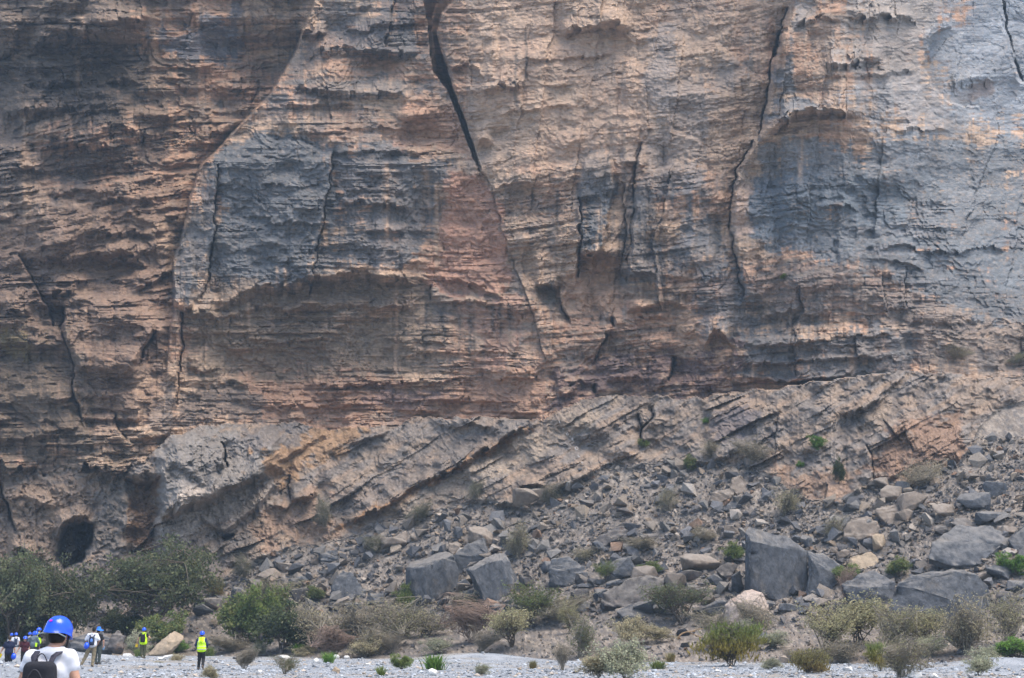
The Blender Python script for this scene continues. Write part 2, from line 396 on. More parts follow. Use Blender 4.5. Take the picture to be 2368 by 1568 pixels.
ROOFS = [  # left alcove wall
    ([(55, 122), (110, 84), (160, 72), (235, 74), (310, 84)], 3.6, 55, 34), ([(200, 46), (260, 38), (350, 42)], 3.0, 40, 26), ([(0, 115), (40, 100)], 2, 40, 25),
    ([(20, 200), (120, 186), (230, 190), (330, 178)], 1.5, 26, 14), ([(0, 262), (90, 246), (200, 250), (300, 228)], 1.9, 30, 18), ([(313, 265), (360, 260), (405, 266)], 1.6, 20, 14),
    ([(205, 306), (250, 294), (292, 290), (330, 306), (372, 318)], 1.7, 22, 16), ([(85, 345), (150, 332), (240, 336), (280, 350)], 1.6, 40, 10), ([(0, 380), (120, 392), (260, 376), (380, 378)], 1.3, 22, 14),
    ([(310, 424), (350, 412), (392, 412)], 1.2, 18, 12), ([(110, 448), (180, 436), (240, 446)], 1.2, 20, 12), ([(205, 470), (300, 456), (395, 462)], 1.3, 24, 14),
    ([(210, 545), (300, 536), (395, 540)], 1.3, 22, 14), ([(195, 592), (260, 574), (312, 582), (362, 570), (402, 566)], 2.6, 28, 26), ([(232, 618), (300, 606), (350, 612)], 1.2, 12, 10),
    ([(308, 658), (350, 648), (400, 618)], 2.4, 32, 18), ([(50, 600), (120, 596), (200, 604)], 1.4, 26, 16), ([(100, 680), (150, 668), (178, 662)], 1.6, 34, 14), ([(0, 712), (40, 716), (72, 724)], 1.5, 26, 16),
    ([(170, 840), (190, 846), (206, 840)], 1.4, 26, 12), ([(265, 970), (300, 972), (330, 966)], 1.6, 26, 16), ([(110, 918), (150, 922), (168, 920)], 1.4, 18, 12), ([(75, 992), (130, 990), (185, 986)], 1.3, 16, 12),
    ([(0, 1010), (60, 1012), (110, 1004)], 1.2, 16, 10), ([(-260, 1078), (0, 1074), (150, 1084), (270, 1078), (350, 1036)], .8, 26, 14), ([(320, 1012), (360, 1004), (390, 1000)], 1.4, 16, 12),
    # buttress
    ([(692, 70), (720, 74), (756, 66)], 2.6, 26, 16), ([(700, 126), (780, 108), (850, 116), (980, 122)], 2.4, 34, 20), ([(790, 60), (850, 68), (900, 52), (980, 62)], 1.3, 24, 12), ([(660, 196), (780, 206), (880, 212), (960, 222)], 1.8, 26, 18),
    ([(640, 238), (760, 246), (840, 232)], 1.0, 20, 12), ([(760, 300), (880, 292), (1000, 300)], 0.7, 18, 8), ([(755, 352), (880, 345), (1020, 350)], 0.9, 16, 8), ([(610, 322), (680, 318), (760, 350)], -0.9, 14, 12),
    ([(560, 498), (640, 512), (700, 506), (760, 520)], 0.9, 20, 9), ([(770, 456), (850, 470), (960, 470)], 1.3, 26, 12), ([(590, 420), (680, 430), (750, 424)], 0.7, 16, 6),
    ([(480, 712), (530, 690), (570, 672), (620, 660), (690, 642), (760, 634), (830, 622), (900, 634), (1005, 636)], 3.6, 60, 32), ([(480, 745), (540, 720), (700, 706), (800, 700), (950, 706), (1000, 690)], 1.6, 22, 18),
    ([(1000, 640), (1060, 648), (1130, 672), (1180, 684)], 1.2, 16, 10), ([(990, 700), (1080, 696), (1190, 706)], 1.2, 14, 10), ([(402, 700), (425, 712), (446, 704)], 2.0, 26, 12), ([(440, 724), (470, 722), (496, 728)], 1.6, 22, 12),
    ([(560, 780), (650, 790), (760, 780)], 0.9, 14, 9), ([(440, 850), (480, 862), (500, 846)], 1.1, 16, 12), ([(505, 884), (540, 876), (572, 886)], 1.0, 14, 10), ([(700, 888), (800, 891), (956, 884), (1042, 877), (1112, 866)], 0.9, 26, 6), ([(1150, 873), (1249, 871)], 0.9, 20, 6),
    ([(1150, 640), (1200, 645)], 0.6, 10, 6), ([(870, 986), (930, 984)], 0.9, 10, 8), ([(600, 930), (720, 940), (880, 934)], 0.7, 14, 6), ([(900, 930), (1100, 922), (1250, 934)], 0.6, 12, 6),
    # wall right of the cleft
    ([(1296, 74), (1330, 63), (1380, 55), (1430, 50), (1465, 58)], 2.6, 36, 26), ([(1110, 206), (1150, 192), (1206, 196)], 1.7, 26, 18), ([(1040, 160), (1090, 150), (1120, 176)], 1.0, 22, 14), ([(1096, 330), (1118, 318), (1140, 326)], 1.8, 16, 30),
    ([(1200, 140), (1300, 136), (1420, 128)], 0.6, 18, 7), ([(1140, 260), (1240, 250), (1330, 240)], 0.6, 14, 7), ([(1150, 430), (1190, 420), (1240, 418)], 0.7, 14, 7), ([(1440, 374), (1466, 372), (1490, 380)], 1.6, 14, 12), ([(1340, 584), (1362, 590), (1388, 582)], 2.6, 50, 24), ([(1388, 560), (1420, 600), (1448, 594)], 1.4, 40, 16),
    ([(1238, 656), (1266, 654), (1294, 668)], 2.4, 26, 14), ([(1250, 722), (1290, 716), (1300, 716)], 0.7, 10, 10), ([(1446, 634), (1480, 630), (1520, 640)], 1.3, 24, 12), ([(1460, 706), (1500, 704), (1530, 712)], 1.6, 18, 16), ([(1525, 700), (1550, 696), (1580, 704)], 1.3, 26, 12), ([(1470, 726), (1510, 734), (1535, 728)], 1.2, 10, 10),
    ([(1272, 826), (1350, 836), (1420, 818), (1578, 800)], -0.8, 20, 20), ([(1285, 900), (1310, 906), (1330, 890)], 1.2, 14, 16), ([(1400, 876), (1440, 868), (1500, 872)], 0.7, 12, 8),
    # right wall
    ([(1772, 296), (1815, 270), (1861, 250), (1911, 248), (2000, 262)], 4.4, 60, 24), ([(1905, 140), (1945, 146), (2000, 134), (2045, 140)], 2.6, 30, 22), ([(1960, 40), (2040, 34), (2120, 44)], 2.0, 30, 18), ([(1830, 64), (1870, 40), (1960, 36)], 1.2, 24, 12),
    ([(1900, 168), (2000, 172), (2120, 158)], 1.0, 18, 12), ([(2066, 298), (2130, 296), (2198, 300)], 1.2, 24, 9), ([(1886, 474), (1930, 472), (1982, 476)], 1.0, 24, 7), ([(1740, 330), (1860, 310), (1930, 312)], 0.5, 12, 6), ([(2200, 190), (2260, 176), (2310, 180)], 1.8, 22, 26),
    ([(2020, 572), (2090, 574), (2160, 582), (2240, 578), (2300, 566), (2360, 570)], 1.1, 26, 7), ([(2010, 596), (2060, 602), (2140, 622)], 0.7, 14, 6), ([(1628, 802), (1642, 772), (1664, 764), (1690, 788)], 2.6, 26, 20), ([(1690, 800), (1840, 790), (1980, 770), (2100, 776)], 1.1, 14, 10),
    ([(1690, 842), (1830, 836), (1990, 822), (2090, 830)], 1.1, 16, 9), ([(1780, 716), (1810, 724), (1850, 706)], 1.2, 20, 12), ([(2040, 716), (2080, 714), (2110, 708)], 0.9, 16, 8), ([(1700, 866), (1800, 880), (1990, 862)], 0.7, 10, 8), ([(1700, 756), (1850, 744), (2100, 750), (2300, 760)], -0.8, 14, 14),
]
for r_ in ROOFS: roof(DC, *r_)
CRACKS = [([(767, 352), (762, 430), (747, 520), (728, 590), (718, 680)], [3, 4, 5, 5, 3], 1.6), ([(505, 383), (498, 470), (494, 560), (480, 640), (466, 690)], [3, 4, 6, 7, 4], 1.8), 
          ([(1096, 364), (1112, 392), (1137, 440), (1149, 484), (1156, 523)], [3, 2, 1.8, 1.8, 1.5], .7), ([(1156, 523), (1182, 590), (1209, 666), (1232, 716), (1249, 790), (1264, 832)], 2.0, .8),
          ([(1824, 20), (1811, 57), (1785, 150), (1778, 187), (1771, 240), (1758, 300), (1746, 325)], [4, 5, 5, 5, 6, 6, 5], 2.4), ([(1814, 70), (1800, 100), (1788, 130)], [8, 12, 9], 3.6), ([(1740, 330), (1721, 357), (1704, 395), (1693, 430), (1688, 523)], [8, 9, 7, 5, 3.5], 2.2),
          ([(1688, 523), (1693, 553), (1704, 613), (1721, 673), (1714, 697)], [3.5, 3.5, 3.5, 5, 3], 1.6), ([(1339, 460), (1339, 540), (1336, 640)], [4, 6, 5], 2.2), ([(1446, 420), (1452, 520), (1440, 640)], 3.5, 1.3), ([(1560, 380), (1530, 480), (1512, 570), (1524, 720)], 2.6, 0.9), 
          ([(1484, 330), (1470, 420), (1462, 560), (1450, 650)], [3, 5, 6, 3], 1.5), ([(1416, 738), (1418, 752)], 7, 3), ([(1399, 773), (1376, 835)], [4, 5], 1.8), ([(1292, 668), (1304, 716), (1318, 745)], [3, 5, 2], 1.5),
          ([(47, 590), (77, 640), (100, 697), (123, 753)], [3, 5, 5, 6], 2.0), ([(150, 712), (146, 735), (144, 757)], [5, 9, 9], 4.0), ([(144, 757), (155, 790), (167, 840), (170, 883), (187, 967)], [7, 6, 6, 6, 3], 1.9), ([(423, 723), (416, 830), (410, 933)], [6, 6, 5], 1.5), ([(357, 767), (335, 810), (318, 845)], [7, 8, 5], 2.0), ([(267, 957), (272, 985), (284, 1016)], [6, 6, 4], 1.7),
          ([(760, 200), (764, 280)], 2.5, 0.7), ([(2305, -60), (2328, 100), (2360, 190)], [12, 9, 6], 3), ([(2301, 262), (2308, 312), (2278, 400), (2231, 523), (2220, 545)], [3, 3, 2.5, 2.5, 2], .8), ([(1559, 828), (1556, 850), (1548, 880)], [7, 7, 4], 2.6), ([(1320, 890), (1340, 880), (1356, 893)], [5, 5, 5], 1.2), ([(1376, 890), (1372, 905)], [6, 5], 2.2),
          ([(2035, 640), (2050, 700), (2045, 720)], 3, 0.9), ([(2095, 620), (2090, 710)], 3, 0.8), ([(1850, 660), (1856, 720), (1840, 752)], 2.6, 0.8), ([(1838, 760), (1842, 870)], 3.2, 0.9), ([(1978, 780), (1980, 830)], 3, 0.8), ([(1000, 655), (996, 690)], [5, 3], 1.3), ([(720, 640), (718, 690)], 3, 1.0), ([(905, 0), (896, 60), (890, 116)], [5, 4, 3], 1.1), ]
for c_ in CRACKS: crack(DC, *c_)
# pillars and raised slabs
for pts, h, fe in [([(1348, 372), (1372, 358), (1415, 362), (1422, 440), (1400, 520), (1386, 586), (1340, 584), (1338, 500)], 1.6, 6), ([(1490, 400), (1560, 380), (1540, 470), (1515, 560), (1530, 700), (1446, 720), (1458, 600), (1470, 480)], 1.3, 6),
                   ([(1540, 300), (1630, 330), (1620, 500), (1590, 640), (1525, 640), (1515, 560), (1540, 450)], 0.7, 7), ([(400, 615), (440, 560), (452, 640), (440, 705), (404, 705)], 1.2, 5), ([(1696, 783), (2090, 776), (2090, 880), (1700, 884)], 1.1, 5), ([(1105, 40), (1150, 60), (1140, 180), (1085, 175)], 0.8, 8),
                   ([(1285, 860), (1330, 860), (1332, 905), (1290, 915)], 0.9, 3), ([(1405, 868), (1480, 858), (1492, 880), (1410, 884)], 0.7, 3), ([(150, 690), (260, 680), (340, 690), (360, 760), (310, 850), (180, 850), (150, 770)], 1.0, 8), ([(1244, 655), (1266, 650), (1292, 668), (1296, 712), (1270, 724), (1250, 715)], -1.6, 12), ([(1385, 590), (1450, 590), (1430, 720), (1390, 745), (1360, 700)], -1.0, 8)]:
    w_, mk = poly(pts, fe); DC[w_] -= h * mk

# --- bedding relief: thin ledges with undercut lower edges
A = 0.12 * (np.clip(U, 1100, 1900) - 1100) * sstep(850, 480, V) + 0.14 * (np.clip(U, -300, 430) - 430) * sstep(230, 330, V) * sstep(760, 600, V) + 0.07 * (np.clip(U, 1250, 2100) - 1250) * sstep(650, 820, V)
WL = (fbm(U / 230, V / 130, 2, 78) - 0.5) * 2
SB = V + A + 1.5 * WX + 5 * WL + 10 * (fbm(U / 420, V / 160, 2, 77) - 0.5) * 2
leftw = sstep(-10, 30, dl)                                         # wall left of the buttress edge
low = sstep(690, 730, V + 0.06 * (U - 900)) * sstep(2150, 1500, U)       # thin-bedded band at the foot
rightw = sstep(1640, 1800, U)
a1 = 0.30 + 0.5 * leftw - 0.1 * rightw
a2 = 0.30 + 0.3 * leftw + 0.14 * low - 0.08 * rightw * sstep(700, 560, V)
a3 = 0.27 + 0.10 * leftw + 0.14 * low - 0.06 * rightw * sstep(700, 560, V)
massive = sstep(1040, 1130, U) * sstep(470, 330, V) * sstep(2600, 2300, U)      # smoother faces high on the right
patchy = (1 - 0.5 * massive) * (0.25 + 1.5 * sstep(.3, .7, fbm(U / 120, V / 60, 3, 88)))
rel = np.clip(DC / 142, 0.9, 5.5)
colm = (0.25 + 0.75 * sstep(1000, 1250, U)) * sstep(900, 760, V)
DC -= rel * colm * 1.1 * beds(U + 0.12 * V + 9 * WX + 3 * FX, V + 6 * FY, 74, 31, (1.5, 4.5), .25) + rel * 0.45 * beds(U - 0.1 * V + 5 * WX + 3 * FX, V, 31, 32, (1.5, 4), .3) * sstep(.35, .65, fbm(U / 150, V / 150, 2, 93))
DC -= rel * patchy * (1.3 * a1 * beds(SB + FY, U, 46, 11, (6, 30), 1.0, .7) + a2 * beds(SB + 1.5 * FY, U, 22, 12, (4, 18), .8, .5) + a3 * beds(SB + 1.2 * FY, U, 11.5, 13, (3, 10)) + 0.62 * a3 * beds(SB + FY, U, 6.6, 14, (4, 12), .7))
DC -= rel * 3.0 * (fbm(U / 260, V / 260, 2, 61) - 0.5) + rel * 0.8 * terr(fbm(U / 50, SB / 36, 3, 62), 7) + rel * 0.3 * (fbm(U / 12, V / 7, 3, 63) - 0.5)
DC -= leftw * 5.0 * terr(fbm(U / 130 + .05 * FX, SB / 60 + .04 * FY, 4, 69), 9) + 2.0 * (fbm(U / 46, V / 300, 3, 70) - 0.5) * sstep(1280, 1340, U) * sstep(1740, 1640, U) * sstep(280, 400, V) * sstep(800, 700, V)
DC -= 3.4 * (1 - leftw) * (1 - .45 * massive) * terr(fbm(U / 110 + .04 * FX, SB / 80 + .03 * FY, 4, 71), 11)
DC -= 0.35 * (vn(U / 26, V / 190, 64) - 0.5) * (1 + rightw)        # water-worn runnels

# --- outcrop
def oroof(*a): roof(DO, *a)
w_, mk = poly([(365, 1060), (400, 1010), (470, 990), (600, 985), (650, 1010), (640, 1080), (560, 1120), (450, 1165), (380, 1190), (365, 1130)], 22); DO[w_] -= 4.0 * mk
for r_ in [([(376, 1198), (420, 1171), (473, 1157), (512, 1132), (553, 1116), (583, 1102), (630, 1090)], 3.0, 60, 20), ([(494, 1236), (535, 1210), (559, 1196), (597, 1160), (632, 1113)], 2.0, 40, 14), ([(670, 1157), (700, 1146), (732, 1136)], 2.0, 34, 14),
           ([(598, 1042), (616, 1034), (630, 1038)], 1.6, 20, 18), ([(775, 1218), (849, 1188), (922, 1150), (1002, 1103), (1109, 1048), (1180, 1002), (1250, 978)], 2.4, 46, 16), ([(640, 1062), (700, 1034), (760, 1010)], 1.2, 20, 14), ([(635, 1170), (660, 1176), (668, 1172)], 1.4, 16, 8),
           ([(800, 1030), (850, 1010), (900, 996)], 1.4, 16, 10), ([(1050, 985), (1090, 975), (1130, 985)], 1.2, 14, 10), ([(300, 1120), (330, 1108), (372, 1110)], 1.8, 26, 20), ([(10, 1150), (60, 1140), (120, 1160), (165, 1150)], 1.2, 26, 14), ([(130, 1215), (175, 1206), (214, 1222)], 2.6, 36, 20), ([(20, 1262), (60, 1268), (80, 1290)], 2.0, 40, 22),
           ([(1978, 948), (2020, 930), (2040, 920)], 1.6, 26, 10), ([(1984, 950), (2005, 938), (2050, 905), (2090, 870)], 0.9, 16, 8), ([(1200, 1125), (1240, 1115), (1260, 1120)], 1.4, 12, 8)]: oroof(*r_)
for c_ in [([(515, 1024), (518, 1045), (524, 1078)], [5, 8, 6], 3.0), ([(1514, 936), (1507, 959), (1495, 980), (1486, 992), (1484, 1007), (1490, 1022)], [3, 5, 4, 4, 5, 4], 2.0), ([(1478, 959), (1484, 975), (1490, 985)], [3, 4, 3], 1.4), ([(513, 1246), (523, 1242), (533, 1240)], [9, 11, 8], 4.0), ([(0, 1119), (18, 1170), (33, 1226)], [5, 8, 6], 2.6),
           ([(150, 1236), (146, 1270), (142, 1300)], [8, 10, 8], 3.0), ([(45, 1268), (60, 1290), (80, 1302)], [8, 12, 12], 4), ([(560, 1300), (552, 1318), (548, 1326)], [5, 7, 5], 2.5), ([(668, 1100), (672, 1160)], [4, 6], 1.5), ([(1908, 1120), (1904, 1164)], [3, 4], 1.2), ([(2005, 1030), (2016, 1080), (2022, 1112)], [4, 5, 4], 1.4), ([(2090, 990), (2108, 1042)], 2.5, .7), ([(2044, 970), (2080, 1020)], 2.5, .7), ([(1800, 960), (1790, 1045)], 3, .8), ([(1700, 1000), (1790, 1010)], 2.5, .6)]: crack(DO, *c_)
w_, mk = poly([(300, 1110), (372, 1108), (368, 1190), (362, 1290), (290, 1290), (306, 1200)], 14); DO[w_] += 3.2 * mk
w_, mk = poly([(150, 1212), (190, 1204), (217, 1220), (206, 1260), (192, 1302), (150, 1314), (130, 1292), (142, 1250)], 8, 1.8); DO[w_] += 3.0 * mk
w_, mk = poly([(172, 1232), (186, 1218), (214, 1214), (212, 1246), (198, 1264), (190, 1300), (170, 1304), (176, 1262)], 2.5, 1.6); DO[w_] += 12 * mk
w_, mk = poly([(140, 1240), (152, 1222), (178, 1222), (176, 1300), (146, 1312), (150, 1270)], 4, 1.6); DO[w_] += 3.5 * mk
SO = V + 0.55 * U + 4 * WX + 16 * WL
tilt = sstep(380, 640, U)
po = 0.15 + 1.3 * sstep(.3, .7, fbm(U / 80, V / 60, 3, 89))
DO -= tilt * po * (1.25 * beds(SO + 5 * WY, U * 0.87 - V * 0.5, 56, 21, (5, 14), .12, .7) + 0.65 * beds(SO + 3 * FY, U * 0.87 - V * 0.5, 23, 22, (3, 9), .12, .55) + 0.2 * beds(SO + 3 * FY, U * 0.87 - V * 0.5, 10, 25, (2, 7), .3))
DO -= (1 - tilt) * po * (1.4 * beds(V * 0.8 + 0.5 * U + 20 * WX, V * 0.5 - U, 50, 23, (1.5, 4), .25) + 0.5 * beds(V * 0.9 + 0.4 * U + 9 * FX, V * 0.4 - U, 18, 24, (1.5, 4), .4))
DO -= 2.6 * terr(fbm(U / 90 + .05 * FX, V / 70 + .05 * FY, 4, 65), 10) + 0.5 * (fbm(U / 20, V / 16, 3, 66) - 0.5) + 0.28 * (fbm(U / 8, V / 7, 2, 67) - 0.5)
pock = sstep(0.62, 0.78, fbm(U / 9, V / 9, 2, 68)); DO += 0.28 * pock * sstep(760, 560, U)

# --- join: cliff above, outcrop, scree
is_c = V < vb[None, :]; is_o = (~is_c) & (V < vo[None, :])
D = np.where(is_c, DC, np.where(is_o, DO, DS))
bl = sstep(0, 14, V - vo[None, :]); D = np.where((~is_c) & (~is_o), np.minimum(D, DO * (1 - bl) + D * bl + 0.0), D)
D = np.minimum(D, np.where(V > 1300, DS + 30, 9999)).astype(f4)


def depth(u, v):
    r = int(round((v - vg[0]) / STEP)); c = int(round((u - ug[0]) / STEP))
    return float(D[min(max(r, 0), NV - 1), min(max(c, 0), NU - 1)])

# --- rock colours, fresh tan and brown stone, grey patina, lime and water streaks, painted shade and haze
def C(*a): return np.array(a, f4)
def mix(c, d, m):
    return c + (np.asarray(d, f4) - c) * np.clip(m, 0, 1)[..., None]

n_big = fbm(U / 160, V / 110, 4, 201); n_band = fbm(U / 130, SB / 9, 3, 202); n_fine = fbm(U / 16, V / 12, 3, 203); n_mid = fbm(U / 45, V / 30, 3, 206)
streak = fbm(U / 7, V / 120, 3, 204); streak2 = fbm(U / 15, V / 170, 3, 205)
TAN, PINK, BROWN, PATINA = C(.400, .292, .208), C(.395, .252, .172), C(.195, .138, .103), C(.104, .109, .111)
n_line = fbm(U / 34, SB / 3.6, 3, 207); streak3 = fbm(U / 5, V / 70, 3, 208); n_spk = fbm(U / 5.5, V / 4, 2, 209)
cc = mix(np.broadcast_to(TAN, U.shape + (3,)).copy(), PINK, sstep(.4, .62, n_big))
cc = mix(cc, BROWN, 0.85 * sstep(.5, .68, n_band + 0.25 * (n_fine - .5)))
cc = mix(cc, C(.20, .165, .13), 0.7 * (1 - .5 * massive) * sstep(.54, .68, n_line))
cc = mix(cc, C(.43, .335, .25), (0.28 + 0.25 * massive) * sstep(.54, .70, streak))
cc = mix(cc, C(.17, .145, .125), 0.28 * sstep(.55, .70, streak3))
cc = mix(cc, C(.15, .145, .14), 0.5 * sstep(.52, .66, fbm(U / 60, V / 60, 4, 211)) * sstep(.4, .55, streak2))


def blotch(pts, colr, amt=1.0, fe=14, brk=0.9, sk=streak2):
    w, m = poly(pts, fe * 2.2, 2.2, 30)
    nn = 0.22 * sk[w] + 0.2 * streak3[w] + 0.22 * n_line[w] + 0.2 * n_mid[w] + 0.16 * n_fine[w] - 0.5 if sk is not n_fine else 0.6 * n_fine[w] + 0.4 * n_mid[w] - 0.5
    k = sstep(0.3, 0.7, m + brk * 4.2 * nn * (3 * m * (1 - m) + 0.75 * m) + 0.5 * (n_line[w] - .5) * m)
    cc[w] = mix(cc[w], np.asarray(colr, f4) * (0.7 + 0.6 * n_mid[w])[..., None], amt * k)

# brown varnished wall on the left, alcove shade painted into its colour
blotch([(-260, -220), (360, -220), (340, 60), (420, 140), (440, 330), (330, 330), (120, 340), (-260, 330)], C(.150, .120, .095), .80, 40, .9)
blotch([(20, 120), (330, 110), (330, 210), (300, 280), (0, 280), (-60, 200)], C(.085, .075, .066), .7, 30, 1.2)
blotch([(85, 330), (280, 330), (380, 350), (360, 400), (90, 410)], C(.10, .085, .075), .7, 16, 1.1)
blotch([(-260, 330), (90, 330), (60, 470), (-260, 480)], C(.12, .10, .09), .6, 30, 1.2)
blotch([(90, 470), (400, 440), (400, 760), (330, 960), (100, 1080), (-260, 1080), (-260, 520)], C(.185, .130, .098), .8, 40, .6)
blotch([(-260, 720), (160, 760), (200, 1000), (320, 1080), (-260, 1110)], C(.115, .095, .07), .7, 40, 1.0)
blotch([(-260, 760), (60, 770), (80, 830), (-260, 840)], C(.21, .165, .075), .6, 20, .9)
blotch([(360, 60), (530, 60), (560, 90), (600, 110), (520, 150), (440, 130), (360, 95)], C(.13, .135, .15), .9, 12, .9)
blotch([(530, 0), (560, 0), (560, 130), (530, 130)], C(.14, .145, .165), .7, 8, .8)
# grey patina faces of the buttress
DARK = [([(470, 385), (520, 345), (600, 308), (690, 312), (760, 350), (765, 440), (740, 560), (720, 640), (640, 650), (560, 672), (500, 690), (486, 600), (500, 480)], 1.0, .55), ([(765, 352), (880, 345), (1010, 350), (1040, 372), (1000, 440), (1010, 520), (985, 600), (900, 632), (720, 640), (745, 540)], .85, 1.05),
        ([(440, 460), (500, 390), (500, 480), (486, 600), (440, 700), (405, 690), (405, 600), (430, 530)], .85, .9), ([(610, 250), (700, 60), (760, 20), (980, -60), (985, 120), (850, 130), (740, 130), (640, 260)], .55, 1.2), ([(560, 300), (640, 240), (780, 260), (760, 300), (620, 308)], .5, 1.1),
        ([(790, 30), (980, 20), (990, 130), (790, 125)], .6, 1.1), ([(660, 190), (960, 195), (960, 235), (640, 240)], .6, 1.0), ([(975, 180), (1010, 175), (1030, 215), (1015, 235), (980, 215)], .6, .6),
        # right of the cleft
        ([(1505, 110), (1545, 60), (1570, 62), (1562, 160), (1545, 240), (1500, 235)], .95, .5), ([(1545, 170), (1640, 150), (1640, 330), (1620, 470), (1520, 480), (1505, 300)], .7, 1.0), ([(1350, 372), (1370, 360), (1420, 362), (1425, 440), (1390, 520), (1385, 586), (1338, 584), (1336, 480)], 1.0, .6), ([(1300, 430), (1350, 390), (1345, 560), (1310, 560)], .6, 1.2),
        ([(1420, 360), (1545, 330), (1560, 400), (1500, 520), (1520, 650), (1450, 650), (1470, 480), (1480, 400), (1424, 400)], .75, .9), ([(1560, 480), (1690, 500), (1710, 640), (1600, 660), (1540, 600)], .65, 1.1), ([(1580, 640), (1720, 600), (1760, 760), (1640, 760), (1590, 720)], .6, 1.0),
        ([(1100, 150), (1145, 160), (1140, 200), (1100, 200)], .5, 1.0), ([(1110, 330), (1140, 320), (1136, 380), (1105, 370)], .6, .8),
        # right wall
        ([(1750, 330), (1880, 340), (2080, 320), (2330, 330), (2640, 300), (2640, 760), (2250, 740), (2020, 640), (1880, 600), (1740, 520)], .9, .95), ([(1740, 400), (1860, 410), (2000, 400), (2120, 440), (2100, 520), (1880, 500), (1760, 520)], .95, .5), ([(1770, 290), (1800, 220), (1860, 225), (1910, 246), (1850, 260)], .9, .4), ([(1785, 190), (1810, 120), (1840, 110), (1840, 200), (1800, 240)], .9, .5),
        ([(1830, 0), (1880, 10), (1860, 110), (1828, 60)], .8, .5), ([(1690, 130), (1760, 150), (1700, 200), (1600, 170)], .5, 1.2), ([(1690, 780), (2110, 770), (2110, 890), (1700, 890)], .8, 1.0), ([(1700, 620), (2000, 600), (2300, 640), (2640, 700), (2640, 900), (2110, 860), (1960, 740), (1720, 760)], .55, 1.0), ([(2080, 560), (2300, 560), (2640, 560), (2640, 650), (2200, 640)], .5, 1)]
for pts, amt, brk in DARK: blotch(pts, PATINA * (0.9 + 0.25 * amt) * (C(1.16, 1.28, 1.40) if min(p[0] for p in pts) > 1495 and max(p[1] for p in pts) < 770 else C(1, 1, 1.02)), amt, 12, brk)  # right-wall patina tinted bluer, haze painted into the varnish colour
blotch([(2150, 90), (2210, 30), (2300, -200), (2640, -200), (2640, 330), (2310, 310), (2180, 240)], C(.215, .25, .285), .9, 40, .5)  # blue veil of the air painted onto the top right rock
blotch([(2200, 185), (2260, 176), (2310, 185), (2300, 225), (2220, 220)], C(.17, .13, .11), .7, 6, .6)
blotch([(1960, -120), (2230, -120), (2200, 120), (2260, 300), (2100, 330), (1960, 240)], C(.25, .262, .272), .7, 60, .7)  # wide pale blue-grey fade, painted haze leading into the corner
blotch([(1820, 10), (2150, 0), (2140, 160), (1900, 170)], C(.25, .215, .18), .5, 20, 1)
cc = mix(cc, C(.47, .355, .265), .55 * massive * sstep(2000, 1400, U))  # broad shading of the wall painted in: upper centre lightened
# dark purple-brown blocks at the foot of the wall, and weathered thin beds
blotch([(1275, 850), (1350, 830), (1470, 815), (1700, 800), (1700, 910), (1560, 920), (1400, 905), (1290, 940)], C(.125, .088, .082), .85, 14, 1.1, n_fine)
blotch([(400, 900), (560, 880), (660, 930), (640, 975), (400, 1000)], C(.105, .09, .082), .75, 16, 1.0)
blotch([(430, 730), (700, 700), (1000, 700), (990, 860), (700, 880), (430, 900)], C(.175, .138, .10), .7, 30, .9)
blotch([(500, 640), (720, 660), (1000, 650), (1000, 706), (700, 712), (500, 730)], C(.175, .135, .10), .7, 12, .6)
blotch([(560, 880), (1000, 885), (1250, 880), (1250, 975), (640, 975)], C(.30, .185, .125), .75, 20, .7)
blotch([(880, 905), (1060, 900), (1000, 945), (860, 945)], C(.165, .12, .115), .6, 10, .9)
# fresh pink stone
blotch([(1020, 400), (1110, 395), (1160, 530), (1190, 640), (1100, 690), (1000, 650), (1020, 520)], C(.40, .23, .16), .8, 16, .5)
blotch([(960, 240), (1050, 250), (1090, 350), (1040, 352), (900, 340)], C(.37, .22, .145), .6, 20, .6)
blotch([(1090, 690), (1180, 700), (1160, 860), (1100, 860)], C(.40, .24, .17), .6, 14, .9)
blotch([(1340, 590), (1440, 600), (1420, 730), (1360, 720), (1300, 690), (1330, 640)], C(.38, .25, .17), .8, 16, .4)
blotch([(1560, 590), (1620, 600), (1610, 800), (1560, 800)], C(.38, .27, .19), .7, 16, .6)
blotch([(1700, 430), (1745, 420), (1742, 520), (1700, 560)], C(.42, .32, .26), .8, 8, .5)
blotch([(1245, 655), (1290, 660), (1290, 720), (1250, 718)], C(.30, .27, .22), .7, 6, .5)
